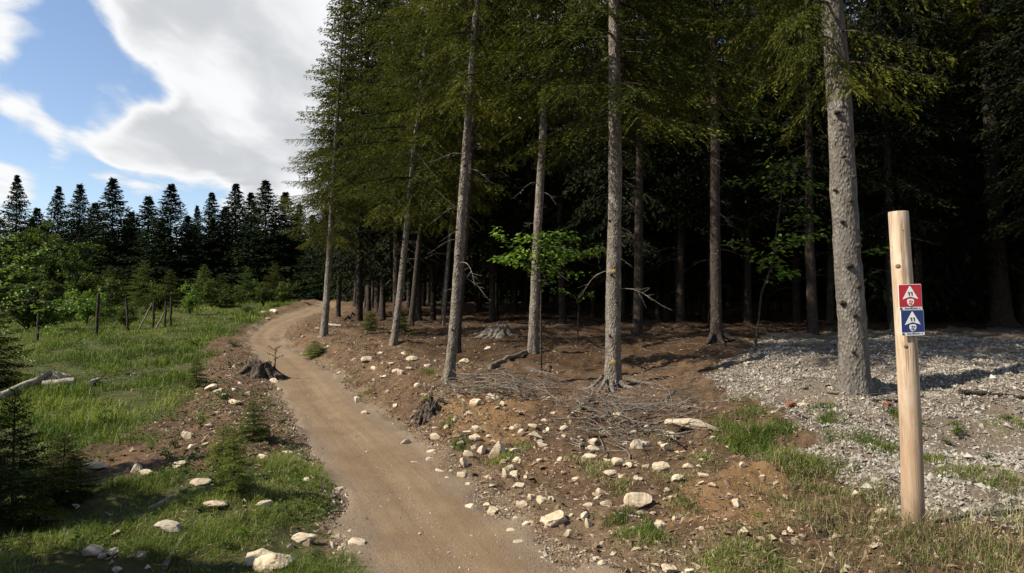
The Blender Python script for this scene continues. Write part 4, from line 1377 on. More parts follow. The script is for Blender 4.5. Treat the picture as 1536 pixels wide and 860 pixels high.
for k, (a, c, r0_, r1_, mm, lb) in enumerate(FALLEN):
    p0 = gp(*a); p1 = gp(*c)
    p0[2] += r0_ * .7; p1[2] += r1_ * 1.5
    bar(p0, p1, r0_, r1_, mm, 'fallen_branch', lb, 'branch', 'fallen branches', 50 + k, 7)


def stump(px, py, wpx, hpx, label, seed, mat, rootn=6, splinter=10):
    g = np.random.default_rng(seed)
    b = gp(px, py)
    w = wpx * b[1] / FPX / 2; h = hpx * b[1] / FPX
    rt = bpy.data.objects.new('tree_stump', None); COL.objects.link(rt); rt.location = b
    tag(rt, label, 'stump')
    n = 26
    a = np.arange(n) * 2 * math.pi / n
    rings = []
    prof = [(-.3, 1.35), (0, 1.2), (.3, .85), (.65, .72), (1.0, .68)]
    jag = .25 * g.random(n)
    for zf, rf in prof:
        rr = w * rf * (1 + .22 * np.cos(5 * a + 1) * (1.2 - zf) + .08 * g.normal(size=n))
        rings.append(np.stack([rr * np.cos(a), rr * np.sin(a), h * (zf - (jag if zf == 1.0 else 0) + 0 * a)], 1))
    inner = np.stack([w * .38 * np.cos(a), w * .38 * np.sin(a), h * (.62 + .15 * g.random(n))], 1)
    rings.append(inner)
    V = np.concatenate(rings + [np.array([[0, 0, h * .6]])])
    k = len(rings)
    i = np.arange(k - 1)[:, None] * n; j = np.arange(n)[None]; j2 = (j + 1) % n
    F = np.stack([i + j, i + j2, i + n + j2, i + n + j], -1).reshape(-1, 4)
    Fc = np.stack([(k - 1) * n + np.arange(n), (k - 1) * n + (np.arange(n) + 1) % n, np.full(n, k * n)], 1)
    link('stump_body', make_mesh('stump_body', V, [F, Fc], mat), rt)
    for q in range(rootn):
        aa = g.random() * 6.28
        root_part(rt, b, aa, w * (1.2 + .8 * g.random()), w * .2, mat, seed * 13 + q, w * .6)
    for q in range(splinter):
        aa = g.random() * 6.28; r_ = w * (.35 + .6 * g.random())
        mb = MB()
        p = np.array([r_ * math.cos(aa), r_ * math.sin(aa), h * .4 * g.random()])
        e = p + np.array([math.cos(aa) * w * .35 * g.random(), math.sin(aa) * w * .35 * g.random(), h * (.4 + .5 * g.random())])
        mb.tube(np.array([p, (p + e) / 2 + g.normal(size=3) * .01, e]), [.022, .016, .004], 5, 0)
        link('splinter', mb.mesh('splinter', [M_PALEWOOD if q % 2 else mat]), rt)
    return rt, b, h


M_STUMP = bark_material('rotten_stump', (.07, .048, .034), (.20, .15, .11), (.34, .29, .23), 1.3)
st = stump(390, 562, 46, 22, 'old jagged stump on the left edge of the path', 61, M_STUMP, 7, 14)
stump(644, 622, 34, 20, 'dark torn stump with white splinters on the right bank', 62, M_STUMP, 5, 12)
stump(748, 503, 40, 16, 'pale broken stump with splayed roots in front of the dark wood', 63, M_TWIG, 8, 16)
p = st[1]
rt = bpy.data.objects.new('bare_seedling', None); COL.objects.link(rt)
rt.location = (p[0] + .26, p[1] + .05, p[2] + st[2] * .3)
tag(rt, 'sparse dry spruce shoot growing out of the path-side stump', 'seedling')
mb = MB()
mb.tube(np.array([[0, 0, -.1], [.01, 0, .2], [0, 0, .42]]), [.010, .007, .003], 5, 0)
link('stem', mb.mesh('stem', [M_BARK_DARK]), rt)
for a, z, l in ((0.2, .2, .14), (3.3, .25, .15), (1.5, .3, .1), (3.0, .36, .12), (.1, .38, .12), (5, .15, .12)):
    mb = MB()
    e = np.array([math.cos(a) * l, math.sin(a) * l, z + .07])
    mb.tube(np.array([[0, 0, z], e]), [.005, .002], 4, 1, cap=False)
    q = rng.random(26)
    cards(mb, np.array([0, 0, z]) + (e - [0, 0, z]) * q[:, None], (e - [0, 0, z]) * 4 + rng.normal(size=(26, 3)) * .5, .035, .005, 0, .3)
    link('side_shoot', mb.mesh('side_shoot', [M_NEEDLE, M_BARK_DARK]), rt)

# ------------------------------------------------------------------ stones
def ico(sub):
    ph = (1 + 5 ** .5) / 2
    v = [(-1, ph, 0), (1, ph, 0), (-1, -ph, 0), (1, -ph, 0), (0, -1, ph), (0, 1, ph), (0, -1, -ph), (0, 1, -ph), (ph, 0, -1), (ph, 0, 1), (-ph, 0, -1), (-ph, 0, 1)]
    f = [(0, 11, 5), (0, 5, 1), (0, 1, 7), (0, 7, 10), (0, 10, 11), (1, 5, 9), (5, 11, 4), (11, 10, 2), (10, 7, 6), (7, 1, 8), (3, 9, 4), (3, 4, 2), (3, 2, 6), (3, 6, 8), (3, 8, 9), (4, 9, 5), (2, 4, 11), (6, 2, 10), (8, 6, 7), (9, 8, 1)]
    v = [np.array(p) / np.linalg.norm(p) for p in v]
    for _ in range(sub):
        cache = {}; nf = []

        def mid(a, b):
            k = (min(a, b), max(a, b))
            if k not in cache:
                m = v[a] + v[b]; v.append(m / np.linalg.norm(m)); cache[k] = len(v) - 1
            return cache[k]
        for a, b_, c in f:
            x, y, z = mid(a, b_), mid(b_, c), mid(c, a)
            nf += [(a, x, z), (b_, y, x), (c, z, y), (x, y, z)]
        f = nf
    return np.array(v), np.array(f)


ICO3 = ico(3); ICO2 = ico(2)


def rock_mesh(seed, w, d, h, fine=True):
    """angular broken stone: a sphere cut by random planes"""
    g = np.random.default_rng(seed)
    V, F = ICO3 if fine else ICO2
    V = np.sign(V) * np.abs(V) ** .8
    V /= np.abs(V).max()
    for k in range(9):
        n = g.normal(size=3); n /= np.linalg.norm(n)
        lim = .44 + .42 * g.random()
        dd = V @ n
        over = np.maximum(dd - lim, 0)
        V -= over[:, None] * n
    V += .045 * np.stack([fbm(V[:, 0] * 2.2 + seed, V[:, 1] * 2.2 + V[:, 2] * 3, 3, 5 + q) for q in range(3)], 1)
    V *= (1 + .10 * fbm(V[:, 0] * 5 + seed * 1.7, V[:, 1] * 5 - V[:, 2] * 4, 3, 15))[:, None]
    V /= np.abs(V).max(0)
    V = V * np.array([w / 2, d / 2, h / 2])
    return make_mesh('stone', V, F, [M_ROCK], smooth=False)


ROCK_LABELS = {
    (835, 777): 'large pale oblong stone lying alone at the right side of the trail', (704, 762): 'brownish stone lying on the trail', (747, 675): 'large blocky pale stone above a grass tuft on the bank',
    (958, 752): 'large wedge-shaped pale stone on the brown soil', (990, 702): 'angular stone with a dark shaded side on the slope', (954, 667): 'pointed pale stone below the brushwood heap',
    (1045, 638): 'long pale stone slab beside the brushwood heap', (740, 596): 'pale stone at the brushwood, upper one of two', (717, 603): 'pale stone at the brushwood, lower one of two',
    (409, 846): 'largest flat pale stone at the bottom left of the trail', (376, 840): 'flat stone leaning on the largest flat one at the bottom', (455, 809): 'pale flat stone in the grass left of the trail',
    (535, 816): 'flat pale stone right at the left trail edge in the foreground', (256, 793): 'wide grey stone in the shaded foreground', (139, 698): 'wide pale stone at the lower edge of the meadow',
    (130, 828): 'grey shaded stone in the bottom left corner', (994, 790): 'blocky pale stone on grass below the wedge-shaped one', (1107, 755): 'flat pale stone alone on the ochre soil', (88, 564): 'pale boulder beside the fallen log',
    (777, 816): 'dark-sided flat stone on the trail in the foreground', (393, 685): 'flat stone by the trail behind the yellow-green seedling', (316, 582): 'pale stone where the meadow meets the left bank',
    (697, 542): 'pale flat stone right of the close pair of spruces', (203, 704): 'left one of two round stones on the left bank', (217, 711): 'right one of two round stones on the left bank'}
ROCKS = [(835, 777, 46, 22), (704, 762, 21, 11), (782, 757, 19, 13), (811, 750, 18, 13), (799, 746, 15, 9), (852, 801, 15, 12), (876, 775, 14, 14), (882, 785, 12, 16), (777, 816, 22, 9), (908, 755, 16, 9), (900, 738, 18, 12),
         (958, 752, 45, 24), (994, 790, 25, 13), (902, 845, 11, 10), (747, 675, 30, 24), (721, 675, 15, 14), (703, 681, 17, 14), (696, 694, 13, 15), (772, 677, 16, 9), (775, 689, 14, 7), (764, 703, 16, 11), (757, 711, 12, 14),
         (772, 712, 14, 10), (708, 657, 27, 11), (716, 643, 17, 9), (683, 630, 17, 8), (608, 664, 15, 12), (645, 690, 13, 7), (622, 695, 12, 5), (645, 677, 17, 8), (803, 653, 25, 10), (781, 648, 12, 10), (817, 632, 12, 7),
         (777, 639, 11, 6), (891, 673, 25, 10), (886, 684, 30, 7), (942, 698, 13, 9), (917, 711, 22, 8), (925, 621, 17, 9), (902, 648, 9, 8), (954, 667, 21, 17), (535, 816, 28, 14), (510, 734, 18, 6), (500, 839, 13, 8),
         (547, 620, 12, 8), (592, 609, 9, 6), (740, 596, 26, 15), (717, 603, 22, 12), (697, 542, 18, 9), (732, 522, 12, 5), (1030, 612, 20, 8), (1045, 638, 88, 15), (752, 605, 10, 8), (1037, 666, 12, 9), (1072, 658, 12, 7),
         (990, 702, 32, 18), (1113, 698, 13, 9), (1068, 727, 13, 10), (1033, 699, 18, 9), (1107, 755, 20, 13), (1016, 776, 18, 14), (1185, 796, 13, 8), (1285, 741, 10, 10), (1324, 766, 16, 12), (1004, 854, 25, 12), (1035, 857, 15, 9),
         (950, 794, 18, 8), (1207, 607, 20, 7), (537, 600, 12, 13), (580, 588, 8, 6), (626, 578, 10, 8), (619, 539, 20, 9), (552, 539, 22, 10), (561, 554, 13, 8), (617, 553, 18, 5), (601, 559, 10, 10), (509, 560, 10, 4),
         (410, 571, 15, 8), (420, 584, 10, 5), (351, 604, 20, 9), (336, 594, 14, 7), (593, 556, 12, 6), (640, 548, 12, 6), (585, 545, 10, 6), (605, 530, 12, 5), (575, 565, 9, 5), (570, 530, 9, 5),
         (256, 793, 50, 22), (139, 698, 32, 14), (203, 704, 20, 14), (217, 711, 20, 11), (267, 697, 24, 10), (316, 582, 20, 11), (329, 586, 20, 8), (393, 685, 25, 10), (431, 680, 16, 7), (455, 809, 38, 17), (376, 840, 45, 22),
         (409, 846, 62, 32), (395, 757, 25, 11), (460, 719, 18, 8), (130, 828, 36, 18), (152, 835, 14, 11), (168, 829, 18, 14), (210, 833, 19, 11), (172, 856, 20, 9), (214, 777, 33, 9), (300, 723, 30, 8), (278, 655, 22, 12), (199, 563, 10, 6),
         (325, 758, 40, 9), (88, 564, 36, 26), (352, 585, 10, 6), (372, 590, 12, 6), (320, 690, 14, 8), (305, 668, 14, 7), (285, 672, 12, 8), (330, 665, 12, 6), (345, 672, 13, 7), (312, 640, 12, 6), (322, 620, 12, 6), (360, 575, 10, 5),
         (410, 466, 16, 6), (395, 468, 12, 5), (402, 478, 8, 4), (475, 493, 8, 4), (455, 505, 7, 4), (492, 520, 7, 4), (470, 545, 9, 4), (960, 720, 12, 7), (970, 640, 10, 6), (860, 660, 11, 6), (840, 690, 10, 6), (925, 690, 10, 6), (1000, 735, 10, 6),
         (850, 640, 12, 5), (690, 665, 11, 7), (735, 655, 12, 6), (670, 640, 10, 5), (655, 655, 10, 6), (810, 690, 10, 6), (830, 620, 10, 5), (705, 620, 12, 6), (870, 655, 9, 5), (1050, 700, 9, 5), (1145, 715, 9, 5), (1110, 800, 10, 5), (980, 770, 12, 6)]
rs_ = random.Random(99)
while len(ROCKS) < 205:
    px, py = rs_.randint(640, 1060), rs_.randint(612, 800)
    if py > 640 + (px - 640) * .9 + 60 or py < 640 - (px - 640) * .02:
        continue
    w = rs_.choice((7, 8, 9, 10, 12, 14, 17, 20))
    ROCKS.append((px, py, w, max(4, int(w * rs_.uniform(.4, .7)))))
for k, (px, py, w, h) in enumerate(ROCKS):
    b = gp(px, py + h * .42)
    sc = b[1] / FPX
    ww = w * sc; hh = max(h * sc * 1.15, .03)
    dd = ww * (.55 + .4 * R.random())
    if (px, py) == (1045, 638):
        dd = .22
    o = link('stone', rock_mesh(1000 + k, ww * 1.05, dd, hh * 1.1, w > 13), None, (b[0], b[1] + dd * .25, b[2] + hh * .20), (R.gauss(0, .12), R.gauss(0, .12), R.uniform(-.5, .5) if w < 40 else R.uniform(-.15, .15)))
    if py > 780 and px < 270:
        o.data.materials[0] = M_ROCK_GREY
    lb = ROCK_LABELS.get((px, py))
    grp = 'pale stones left of the trail' if px < 470 else 'pale stones on the right bank and slope'
    if lb is None:
        if px < 470: lb = 'small pale stone among the spoil left of the trail'
        elif py < 600: lb = 'small pale stone high on the bank among the spruces'
        elif py < 725: lb = 'small pale stone on the bank above the trail'
        else: lb = 'small pale stone on the soil in the right foreground'
        grp = lb.replace('small pale stone', 'small pale stones')
    tag(o, lb, 'stone', grp)
for k, (px, py, w, h, lb) in enumerate([(1004, 612, 12, 5, 'red brick shard beside the long pale slab'), (1184, 610, 22, 7, 'red-brown brick shard on the gravel'), (1330, 608, 14, 6, 'red brick shard on the gravel left of the post'), (1434, 638, 9, 6, 'small orange brick shard beside the weed in the gravel'), (1385, 662, 9, 8, 'small orange shard just right of the post')]):
    b = gp(px, py)
    sc = b[1] / FPX
    me = rock_mesh(1500 + k, w * sc, w * sc * .6, h * sc * 1.3)
    me.materials[0] = M_BRICK
    tag(link('brick_shard', me, None, (b[0], b[1], b[2] + h * sc * .35), (0, 0, R.random())), lb, 'brick', 'brick shards')

# ------------------------------------------------------------------ countless small things: gravel, chips, pebbles, twigs, grass
OCT_V = np.array([(1, 0, 0), (-1, 0, 0), (0, 1, 0), (0, -1, 0), (0, 0, 1), (0, 0, -1)], float)
OCT_F = np.array([(0, 2, 4), (2, 1, 4), (1, 3, 4), (3, 0, 4), (2, 0, 5), (1, 2, 5), (3, 1, 5), (0, 3, 5)])
CUB_V = np.array([(x, y, z) for x in (-1, 1) for y in (-1, 1) for z in (-1, 1)], float) * .72
CUB_F = np.array([(0, 1, 3), (0, 3, 2), (4, 6, 7), (4, 7, 5), (0, 4, 5), (0, 5, 1), (2, 3, 7), (2, 7, 6), (0, 2, 6), (0, 6, 4), (1, 5, 7), (1, 7, 3)])


def little_stones(name, x, y, size, flat_, mat, seed, tint=None, sink=.25, cube=True):
    g = np.random.default_rng(seed)
    n = len(x)
    Vt, Ft = (CUB_V, CUB_F) if cube else (OCT_V[:5], OCT_F[:4])
    nv = len(Vt)
    V = Vt[None] * (.55 + .75 * g.random((n, nv, 1))) + .22 * g.normal(size=(n, nv, 3))
    if not cube: V[:, :4, 2] -= .45; V[:, 4, :2] += .35 * g.normal(size=(n, 2))
    sc = np.stack([1 + .5 * g.random(n), .6 + .5 * g.random(n), flat_ * (.6 + .7 * g.random(n))], 1) * size[:, None] * .5
    V = V * sc[:, None, :]
    tilt = g.normal(size=(n, 2)) * .35
    V[:, :, 2] += V[:, :, 0] * tilt[:, None, 0] + V[:, :, 1] * tilt[:, None, 1]
    a = g.random(n) * 6.28
    c, s = np.cos(a)[:, None], np.sin(a)[:, None]
    X = V[:, :, 0] * c - V[:, :, 1] * s; Y_ = V[:, :, 0] * s + V[:, :, 1] * c
    z = height(x, y)
    V = np.stack([X + x[:, None], Y_ + y[:, None], V[:, :, 2] + (z + sc[:, 2] * (1 - 2 * sink))[:, None]], -1).reshape(-1, 3)
    F = (np.arange(n)[:, None, None] * nv + Ft[None]).reshape(-1, 3)
    if tint is None: tint = np.clip(.5 + .25 * g.normal(size=n), 0, 1)
    return make_mesh(name, V, F, mat, attrs={'tint': np.repeat(tint, nv)})


def sample(n, x0, x1, y0, y1, falloff=1.0, seed=0):
    """points over a ground rectangle, thinning out with distance"""
    g = np.random.default_rng(seed)
    x = g.uniform(x0, x1, n * 2); y = y0 + (y1 - y0) * g.random(n * 2)
    keep = g.random(n * 2) < np.minimum(1, (y0 + 1.5) / np.maximum(y, .5)) ** falloff
    m = np.abs(x) < .78 * y + 2.2
    return x[keep & m], y[keep & m]


x, y = sample(420000, 1.8, 14, 4.0, 15, 1.1, 1)
m = soft_poly(x, y, G_GRAVEL, .35, 71) > np.random.default_rng(2).random(len(x)) * .9
patch = fbm(x * 1.3, y * 1.3, 3, 201)
m &= (patch < .34) | (np.random.default_rng(4).random(len(x)) < .20)
x, y = x[m][:86000], y[m][:86000]
g = np.random.default_rng(6)
tag(link('gravel', little_stones('gravel', x, y, .016 + .026 * g.random(len(x)) ** 2 + .035 * (g.random(len(x)) < .03), .7, M_GRAVEL, 7, cube=False)), 'loose grey gravel spread under the thick spruce and round the post', 'gravel', kind='stuff')

x, y = sample(560000, -7, 9, 3.4, 30, 1.1, 11)
pd_, pw_ = path_dist(x, y); pe_ = np.abs(pd_) - pw_
g = np.random.default_rng(12)
pr = np.where(pd_ > 0, .55 * np.exp(-np.maximum(pe_ - .8, 0) / 2.2), .75 * np.exp(-np.maximum(pe_ - .9, 0) / .55)) * (pe_ > -.02)
pr *= (.35 + 1.3 * np.clip(fbm(x * .9, y * .9, 3, 210) + .35, 0, 1))
pr *= 1 - .85 * soft_poly(x, y, G_GRAVEL, .3, 71)
pr *= 1 - .8 * soft_poly(x, y, G_LOW, .3)
m = g.random(len(x)) < pr
x, y = x[m][:42000], y[m][:42000]
sz = .010 + .045 * g.random(len(x)) ** 6 + .014 * g.random(len(x)) ** 2
tag(link('stone_chips', little_stones('stone_chips', x, y, sz * 1.1, .5, M_CHIP, 13, cube=False, tint=np.clip(np.where(g.random(len(x)) < .62, .22 * g.random(len(x)), .35 + .5 * g.random(len(x))) + 6.0 * (sz - .022) * (sz > .022), 0, 1))), 'stone chips and bark bits strewn over the soil beside the trail', 'stone chips', kind='stuff')

x, y = sample(700000, -7, 4, 3.2, 24, 1.2, 21)
pd_, pw_ = path_dist(x, y)
u_ = np.abs(pd_) / pw_
g = np.random.default_rng(22)
m = (u_ < 1.25) & (g.random(len(x)) < .10 + .75 * sstep(.35, 1.0, u_ + .5 * fbm(x * 1.5, y * 1.5, 2, 230)))
x, y = x[m][:38000], y[m][:38000]
me = little_stones('pebbles', x, y, .005 + .011 * g.random(len(x)) ** 2 + .016 * (g.random(len(x)) < .03), .7, M_PEBBLE, 23, cube=False, sink=-.25)
tag(link('pebbles', me), 'fine pebbles loose on the trail', 'pebbles', kind='stuff')


x, y = sample(330000, -7, 13, 3.6, 24, .9, 91)
pd_, pw_ = path_dist(x, y); pe_ = np.abs(pd_) - pw_
g = np.random.default_rng(92)
pr = np.where(pd_ > 0, .75, .5 * np.exp(-np.maximum(pe_ - 1.0, 0) / .6)) * (pe_ > .05) * np.clip(.45 + 1.5 * fbm(x * .8, y * .8, 3, 401), .05, 1)
pr *= 1 - .7 * soft_poly(x, y, G_GRAVEL, .3, 71)
m = g.random(len(x)) < pr
x, y = x[m][:42000], y[m][:42000]
n = len(x)
mb = MB()
aa = g.random(n) * 6.28
cards(mb, np.stack([x, y, height(x, y) + .004 + .02 * g.random(n) ** 2], 1), np.stack([np.cos(aa), np.sin(aa), .28 * g.normal(size=n)], 1), .02 + .09 * g.random(n) ** 2, .0016 + .0035 * g.random(n) ** 2, 0,
      np.clip(g.random(n) ** 1.6 + .1 * g.normal(size=n), 0, 1), np.array([0, 0, 1.]) + g.normal(size=(n, 3)) * .5)
M_LITTER = stuff_stone_material('splinter_litter', (.075, .045, .027), (.25, .165, .10), (.56, .45, .31))
tag(link('wood_splinters', mb.mesh('wood_splinters', [M_LITTER])), 'wood splinters, bark and dry needles strewn over the bank', 'litter', kind='stuff')


def twig_heap(name, specs, label, mats, seed, follow=.02):
    """specs: (x, y, angle, length, radius, lift)"""
    g = np.random.default_rng(seed)
    mb = MB()
    xs = np.array([s[0] for s in specs]); ys = np.array([s[1] for s in specs]); an = np.array([s[2] for s in specs]); ln = np.array([s[3] for s in specs])
    K = 6
    q = np.linspace(-.5, .5, K)
    bend = g.normal(size=len(specs)) * .25
    X = xs[:, None] + np.cos(an[:, None] + bend[:, None] * q) * ln[:, None] * q; Y_ = ys[:, None] + np.sin(an[:, None] + bend[:, None] * q) * ln[:, None] * q
    Z = height(X, Y_, True)
    Zs = Z.mean(1, keepdims=True) + (Z[:, -1:] - Z[:, :1]) * q * .9
    for k, s in enumerate(specs):
        tl_ = g.normal() * .12 * s[3]
        z = np.maximum(Zs[k], Z[k]) + s[4] + s[5] * g.random() + np.maximum(tl_ * (q + .5), 0)
        mb.tube(np.stack([X[k], Y_[k], z], 1), np.linspace(s[4], s[4] * .4, K), 4, 0, g.random(), cap=True, lump=.1, seed=k)
        if s[3] > .45:
            for j_ in range(2):
                i0 = g.integers(1, K - 1)
                p = np.array([X[k, i0], Y_[k, i0], z[i0]])
                a2 = an[k] + (1 if g.random() < .5 else -1) * (.5 + .4 * g.random())
                e = p + np.array([math.cos(a2), math.sin(a2), .15 * g.normal() + .1]) * s[3] * (.2 + .2 * g.random())
                mb.tube(np.array([p, e]), [s[4] * .6, s[4] * .25], 3, 0, g.random(), cap=False)
    o = link(name, mb.mesh(name, mats, False))
    tag(o, label, 'brushwood', kind='stuff')


def heap(px0, py0, px1, py1, n, L, lift, seed, spread=.35):
    g = np.random.default_rng(seed)
    a = gp(px0, py0); b = gp(px1, py1)
    out = []
    for k in range(n):
        t = g.random()
        p = a + (b - a) * t
        out.append((p[0] + g.normal() * spread, p[1] + g.normal() * spread * 1.3, g.normal() * .8 + (0 if g.random() < .6 else 1.3), L * (.4 + .9 * g.random()), .004 + .011 * g.random() ** 3, lift))
    return out


twig_heap('brushwood', heap(680, 585, 800, 588, 80, .85, .16, 1, .32), 'grey brushwood heaped beside the close pair of spruces', [M_TWIG], 2)
twig_heap('brushwood', heap(890, 622, 990, 632, 95, .85, .22, 3, .36) + heap(880, 655, 960, 650, 40, .6, .12, 5, .3), 'tangled heap of grey dry branches right below the pale straight spruce', [M_TWIG], 4)
g = np.random.default_rng(33)
sp = []
x, y = sample(2600, -5, 12, 7.5, 26, .6, 34)
pd_, pw_ = path_dist(x, y)
for k in np.nonzero((pd_ > pw_ + .5) & (y > 8.5 - .2 * x))[0][:650]:
    sp.append((x[k], y[k], g.random() * 6.28, .15 + .6 * g.random() ** 1.5, .003 + .007 * g.random() ** 2, .02))
twig_heap('fallen_twigs', sp, 'dry twigs strewn over the forest floor', [M_TWIG], 35)


def grass_mesh(name, x, y, L, wd, mats, seed, lean=.35, tint=None, mi=None):
    g = np.random.default_rng(seed)
    n = len(x)
    z = height(x, y) - .01
    a = g.random(n) * 6.28
    ln = np.abs(g.normal(size=n)) * lean + .12
    dx = np.cos(a) * ln; dy = np.sin(a) * ln
    fa = a + 1.57 + g.normal(size=n) * .5
    sx = np.cos(fa) * wd; sy = np.sin(fa) * wd
    B = np.stack([x, y, z], 1); S = np.stack([sx, sy, 0 * sx], 1)
    Mid = B + np.stack([dx * L * .35, dy * L * .35, L * .55], 1)
    Tip = B + np.stack([dx * L, dy * L, L * np.clip(1 - .45 * ln, .25, 1)], 1)
    V = np.stack([B - S, B + S, Mid + S * .8, Mid - S * .8, Tip], 1).reshape(-1, 3)
    b = np.arange(n)[:, None] * 5
    F = np.concatenate([b + np.array([[0, 1, 2]]), b + np.array([[0, 2, 3]]), b + np.array([[3, 2, 4]])])
    if tint is None: tint = np.clip(.52 + .2 * g.normal(size=n) + .6 * fbm(x * .9, y * .9, 3, 301), 0, 1)
    if mi is not None: mi = np.concatenate([mi, mi, mi])
    return make_mesh(name, V, F, mats, mi, attrs={'tint': np.repeat(tint, 5)})


# meadow left of the trail
x, y = sample(900000, -30, -.5, 7, 46, 1.25, 41)
g = np.random.default_rng(42)
dn = soft_poly(x, y, G_MEADOW, .6)
cl_ = fbm(x * 1.1, y * 1.1, 3, 310)
m = (dn > .35 * g.random(len(x)) + .3) & (g.random(len(x)) < np.clip(.45 + 2.0 * cl_, .05, 1))
x, y = x[m][:74000], y[m][:74000]
L = (.05 + .12 * g.random(len(x)) ** 1.5) * np.clip(1 + 2.0 * fbm(x * 1.1, y * 1.1, 3, 310), .3, 2.3)
tag(link('meadow_grass', grass_mesh('meadow_grass', x, y, L, .0016 + .00028 * y, [M_GRASS, M_DRY], 43, .6, None, (g.random(len(x)) < .05).astype(int))), 'lush green meadow grass left of the trail', 'grass', kind='stuff')

# grass on the near left verge
x, y = sample(420000, -7, 1.2, 2.6, 9, .7, 51)
g = np.random.default_rng(52)
dn = np.maximum(soft_poly(x, y, G_LOW, .35), .6 * soft_poly(x, y, G_EDGE, .25))
pd_, pw_ = path_dist(x, y)
m = (dn > .3 + .5 * g.random(len(x))) & (g.random(len(x)) < np.clip(.24 + 2.4 * fbm(x * 1.6, y * 1.6, 3, 320), .006, 1)) & (np.abs(pd_) > pw_ * 1.0)
x, y = x[m][:62000], y[m][:62000]
L = (.02 + .075 * g.random(len(x)) ** 1.6) * np.clip(1 + 1.2 * fbm(x * 1.6, y * 1.6, 3, 320), .5, 1.7)
tag(link('verge_grass', grass_mesh('verge_grass', x, y, L, .0017, [M_GRASS, M_DRY], 53, .75, None, (g.random(len(x)) < .13).astype(int))), 'short grass on the left verge in the foreground', 'grass', kind='stuff')

# ground cover of small leaves in the meadow and along the left bank
x, y = sample(200000, -14, 0, 3.4, 26, 1.2, 61)
g = np.random.default_rng(62)
pd_, pw_ = path_dist(x, y)
pr = np.where(pd_ < -pw_ - .1, .6 * sstep(-.05, .3, fbm(x * 1.4, y * 1.4, 3, 330)), 0)
m = g.random(len(x)) < pr
x, y = x[m][:32000], y[m][:32000]
mb = MB()
n = len(x)
zz_ = height(x, y) + .01 + .07 * g.random(n)
aa = g.random(n) * 6.28
cards(mb, np.stack([x, y, zz_], 1), np.stack([np.cos(aa), np.sin(aa), .3 * g.normal(size=n)], 1), .03 + .025 * g.random(n), .012, 0, np.clip(.45 + .2 * g.normal(size=n), 0, 1), np.array([0, 0, 1.]) + g.normal(size=(n, 3)) * .4, .2)
tag(link('ground_cover', mb.mesh('ground_cover', [M_SHRUB])), 'low leafy ground cover left of the trail', 'ground cover', kind='stuff')

# tufts on the right: (px, py, spread in px, blades, length, dry share)
TUFTS = [(1130, 655, 40, 900, .16, .15), (1110, 665, 30, 600, .14, .15), (1175, 650, 14, 260, .14, .05), (1190, 690, 34, 900, .15, .35), (1120, 618, 22, 350, .10, .1), (1243, 628, 24, 450, .11, .1), (1240, 610, 12, 150, .08, .2),
         (1330, 675, 34, 600, .10, .15), (1300, 668, 20, 250, .08, .2), (1445, 715, 38, 600, .10, .3), (1500, 712, 30, 450, .10, .3), (1395, 690, 20, 250, .09, .2), (1255, 700, 26, 300, .08, .4), (1245, 660, 18, 180, .08, .2),
         (960, 800, 36, 800, .07, .15), (930, 790, 30, 600, .07, .2), (900, 700, 24, 350, .07, .4), (752, 690, 18, 260, .08, .05), (676, 632, 16, 260, .08, .15), (690, 668, 12, 160, .07, .1), (785, 672, 14, 160, .06, .3), (1030, 755, 30, 400, .06, .35),
         (1015, 715, 34, 360, .06, .5), (930, 735, 20, 200, .06, .4), (1060, 690, 24, 250, .07, .4), (645, 560, 12, 130, .1, .1), (470, 528, 20, 200, .09, .2), (520, 575, 16, 220, .06, .5), (548, 590, 14, 160, .06, .5), (615, 498, 18, 160, .08, .1), (1200, 760, 60, 900, .08, .65),
         (1150, 850, 70, 1200, .05, .2), (1080, 845, 40, 700, .05, .2), (1250, 740, 40, 500, .08, .6), (1320, 745, 30, 350, .08, .5), (1210, 720, 30, 420, .09, .5), (1535, 640, 24, 250, .09, .3), (1480, 640, 20, 160, .07, .3), (1345, 625, 10, 150, .1, .2),
         (1090, 640, 24, 250, .09, .3), (870, 690, 20, 180, .06, .5), (1000, 660, 20, 180, .06, .6), (415, 730, 40, 700, .06, .25), (480, 760, 36, 700, .06, .1)]
gx_ = []; gy_ = []; gl = []; gd = []
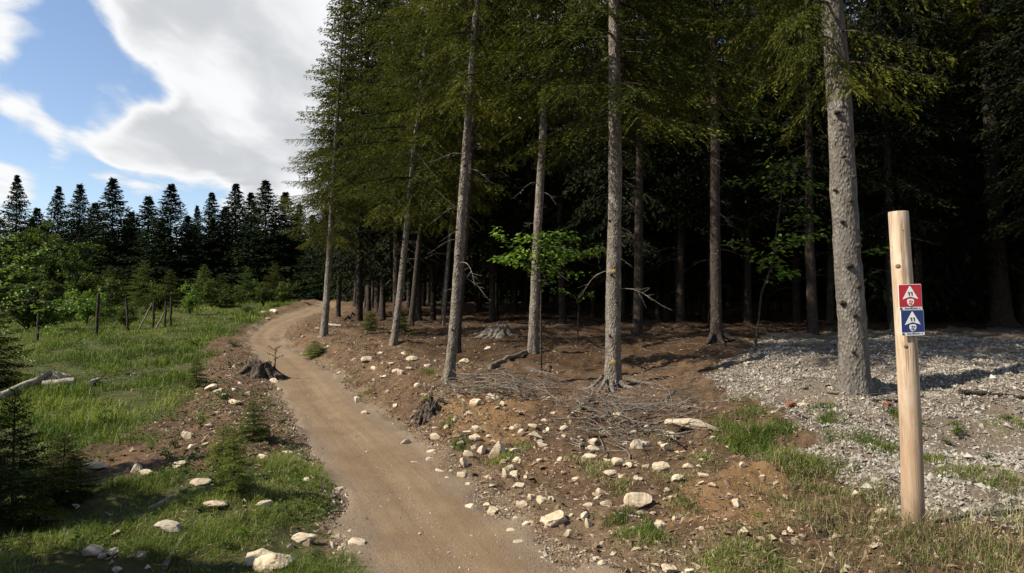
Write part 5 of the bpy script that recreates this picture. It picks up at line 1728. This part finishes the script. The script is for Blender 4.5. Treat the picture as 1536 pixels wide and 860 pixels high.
g = np.random.default_rng(72)
for px, py, sp_, nb, L0, dry in TUFTS:
    nb = int(nb * 1.7)
    b = gp(px, py)
    r = sp_ * b[1] / FPX
    xx = b[0] + g.normal(size=nb) * r * .55; yy = b[1] + g.normal(size=nb) * r * .9
    keep = fbm(xx * 5, yy * 5, 2, 340) > -.22
    gx_.append(xx[keep]); gy_.append(yy[keep]); gl.append(L0 * (.45 + .8 * g.random(keep.sum()))); gd.append((g.random(keep.sum()) < dry).astype(int))
# long dry grass in the right foreground
x, y = sample(120000, .8, 6.5, 3.0, 6.2, .3, 81)
fg = poly([(1010, 870), (1080, 810), (1200, 790), (1290, 775), (1390, 770), (1480, 780), (1560, 770), (1900, 780), (1900, 1100), (1000, 1100)])
m = (soft_poly(x, y, fg, .3, 350) > .3 + .6 * g.random(len(x))) & (g.random(len(x)) < np.clip(.42 + 1.1 * fbm(x * 2.2, y * 2.2, 3, 351), .04, 1))
x, y = x[m][:24000], y[m][:24000]
right = sstep(1.4, 3.2, x)
gx_.append(x); gy_.append(y); gl.append((.03 + .07 * g.random(len(x))) * (.55 + 1.7 * right * g.random(len(x)) ** 2)); gd.append((g.random(len(x)) < .42 + .28 * right).astype(int))
x = g.uniform(1.6, 5.5, 5200); y = g.uniform(3.2, 5.6, 5200)
m = (g.random(5200) < .6) & (soft_poly(x, y, fg, .3, 350) > .5) & (fbm(x * 1.8, y * 1.8, 3, 352) > -.1)
x, y = x[m], y[m]
gx_.append(x); gy_.append(y); gl.append(.10 + .15 * g.random(len(x))); gd.append((g.random(len(x)) < .85).astype(int))
x = np.concatenate(gx_); y = np.concatenate(gy_)
pd_, pw_ = path_dist(x, y)
ok = np.abs(pd_) > pw_ * 1.02
x, y = x[ok], y[ok]
tag(link('slope_grass', grass_mesh('slope_grass', x, y, np.concatenate(gl)[ok], .0010 + .00022 * y, [M_GRASS, M_DRY], 73, .8, None, np.concatenate(gd)[ok])), 'tufts of green and dry grass on the right slope, gravel and foreground', 'grass', kind='stuff')
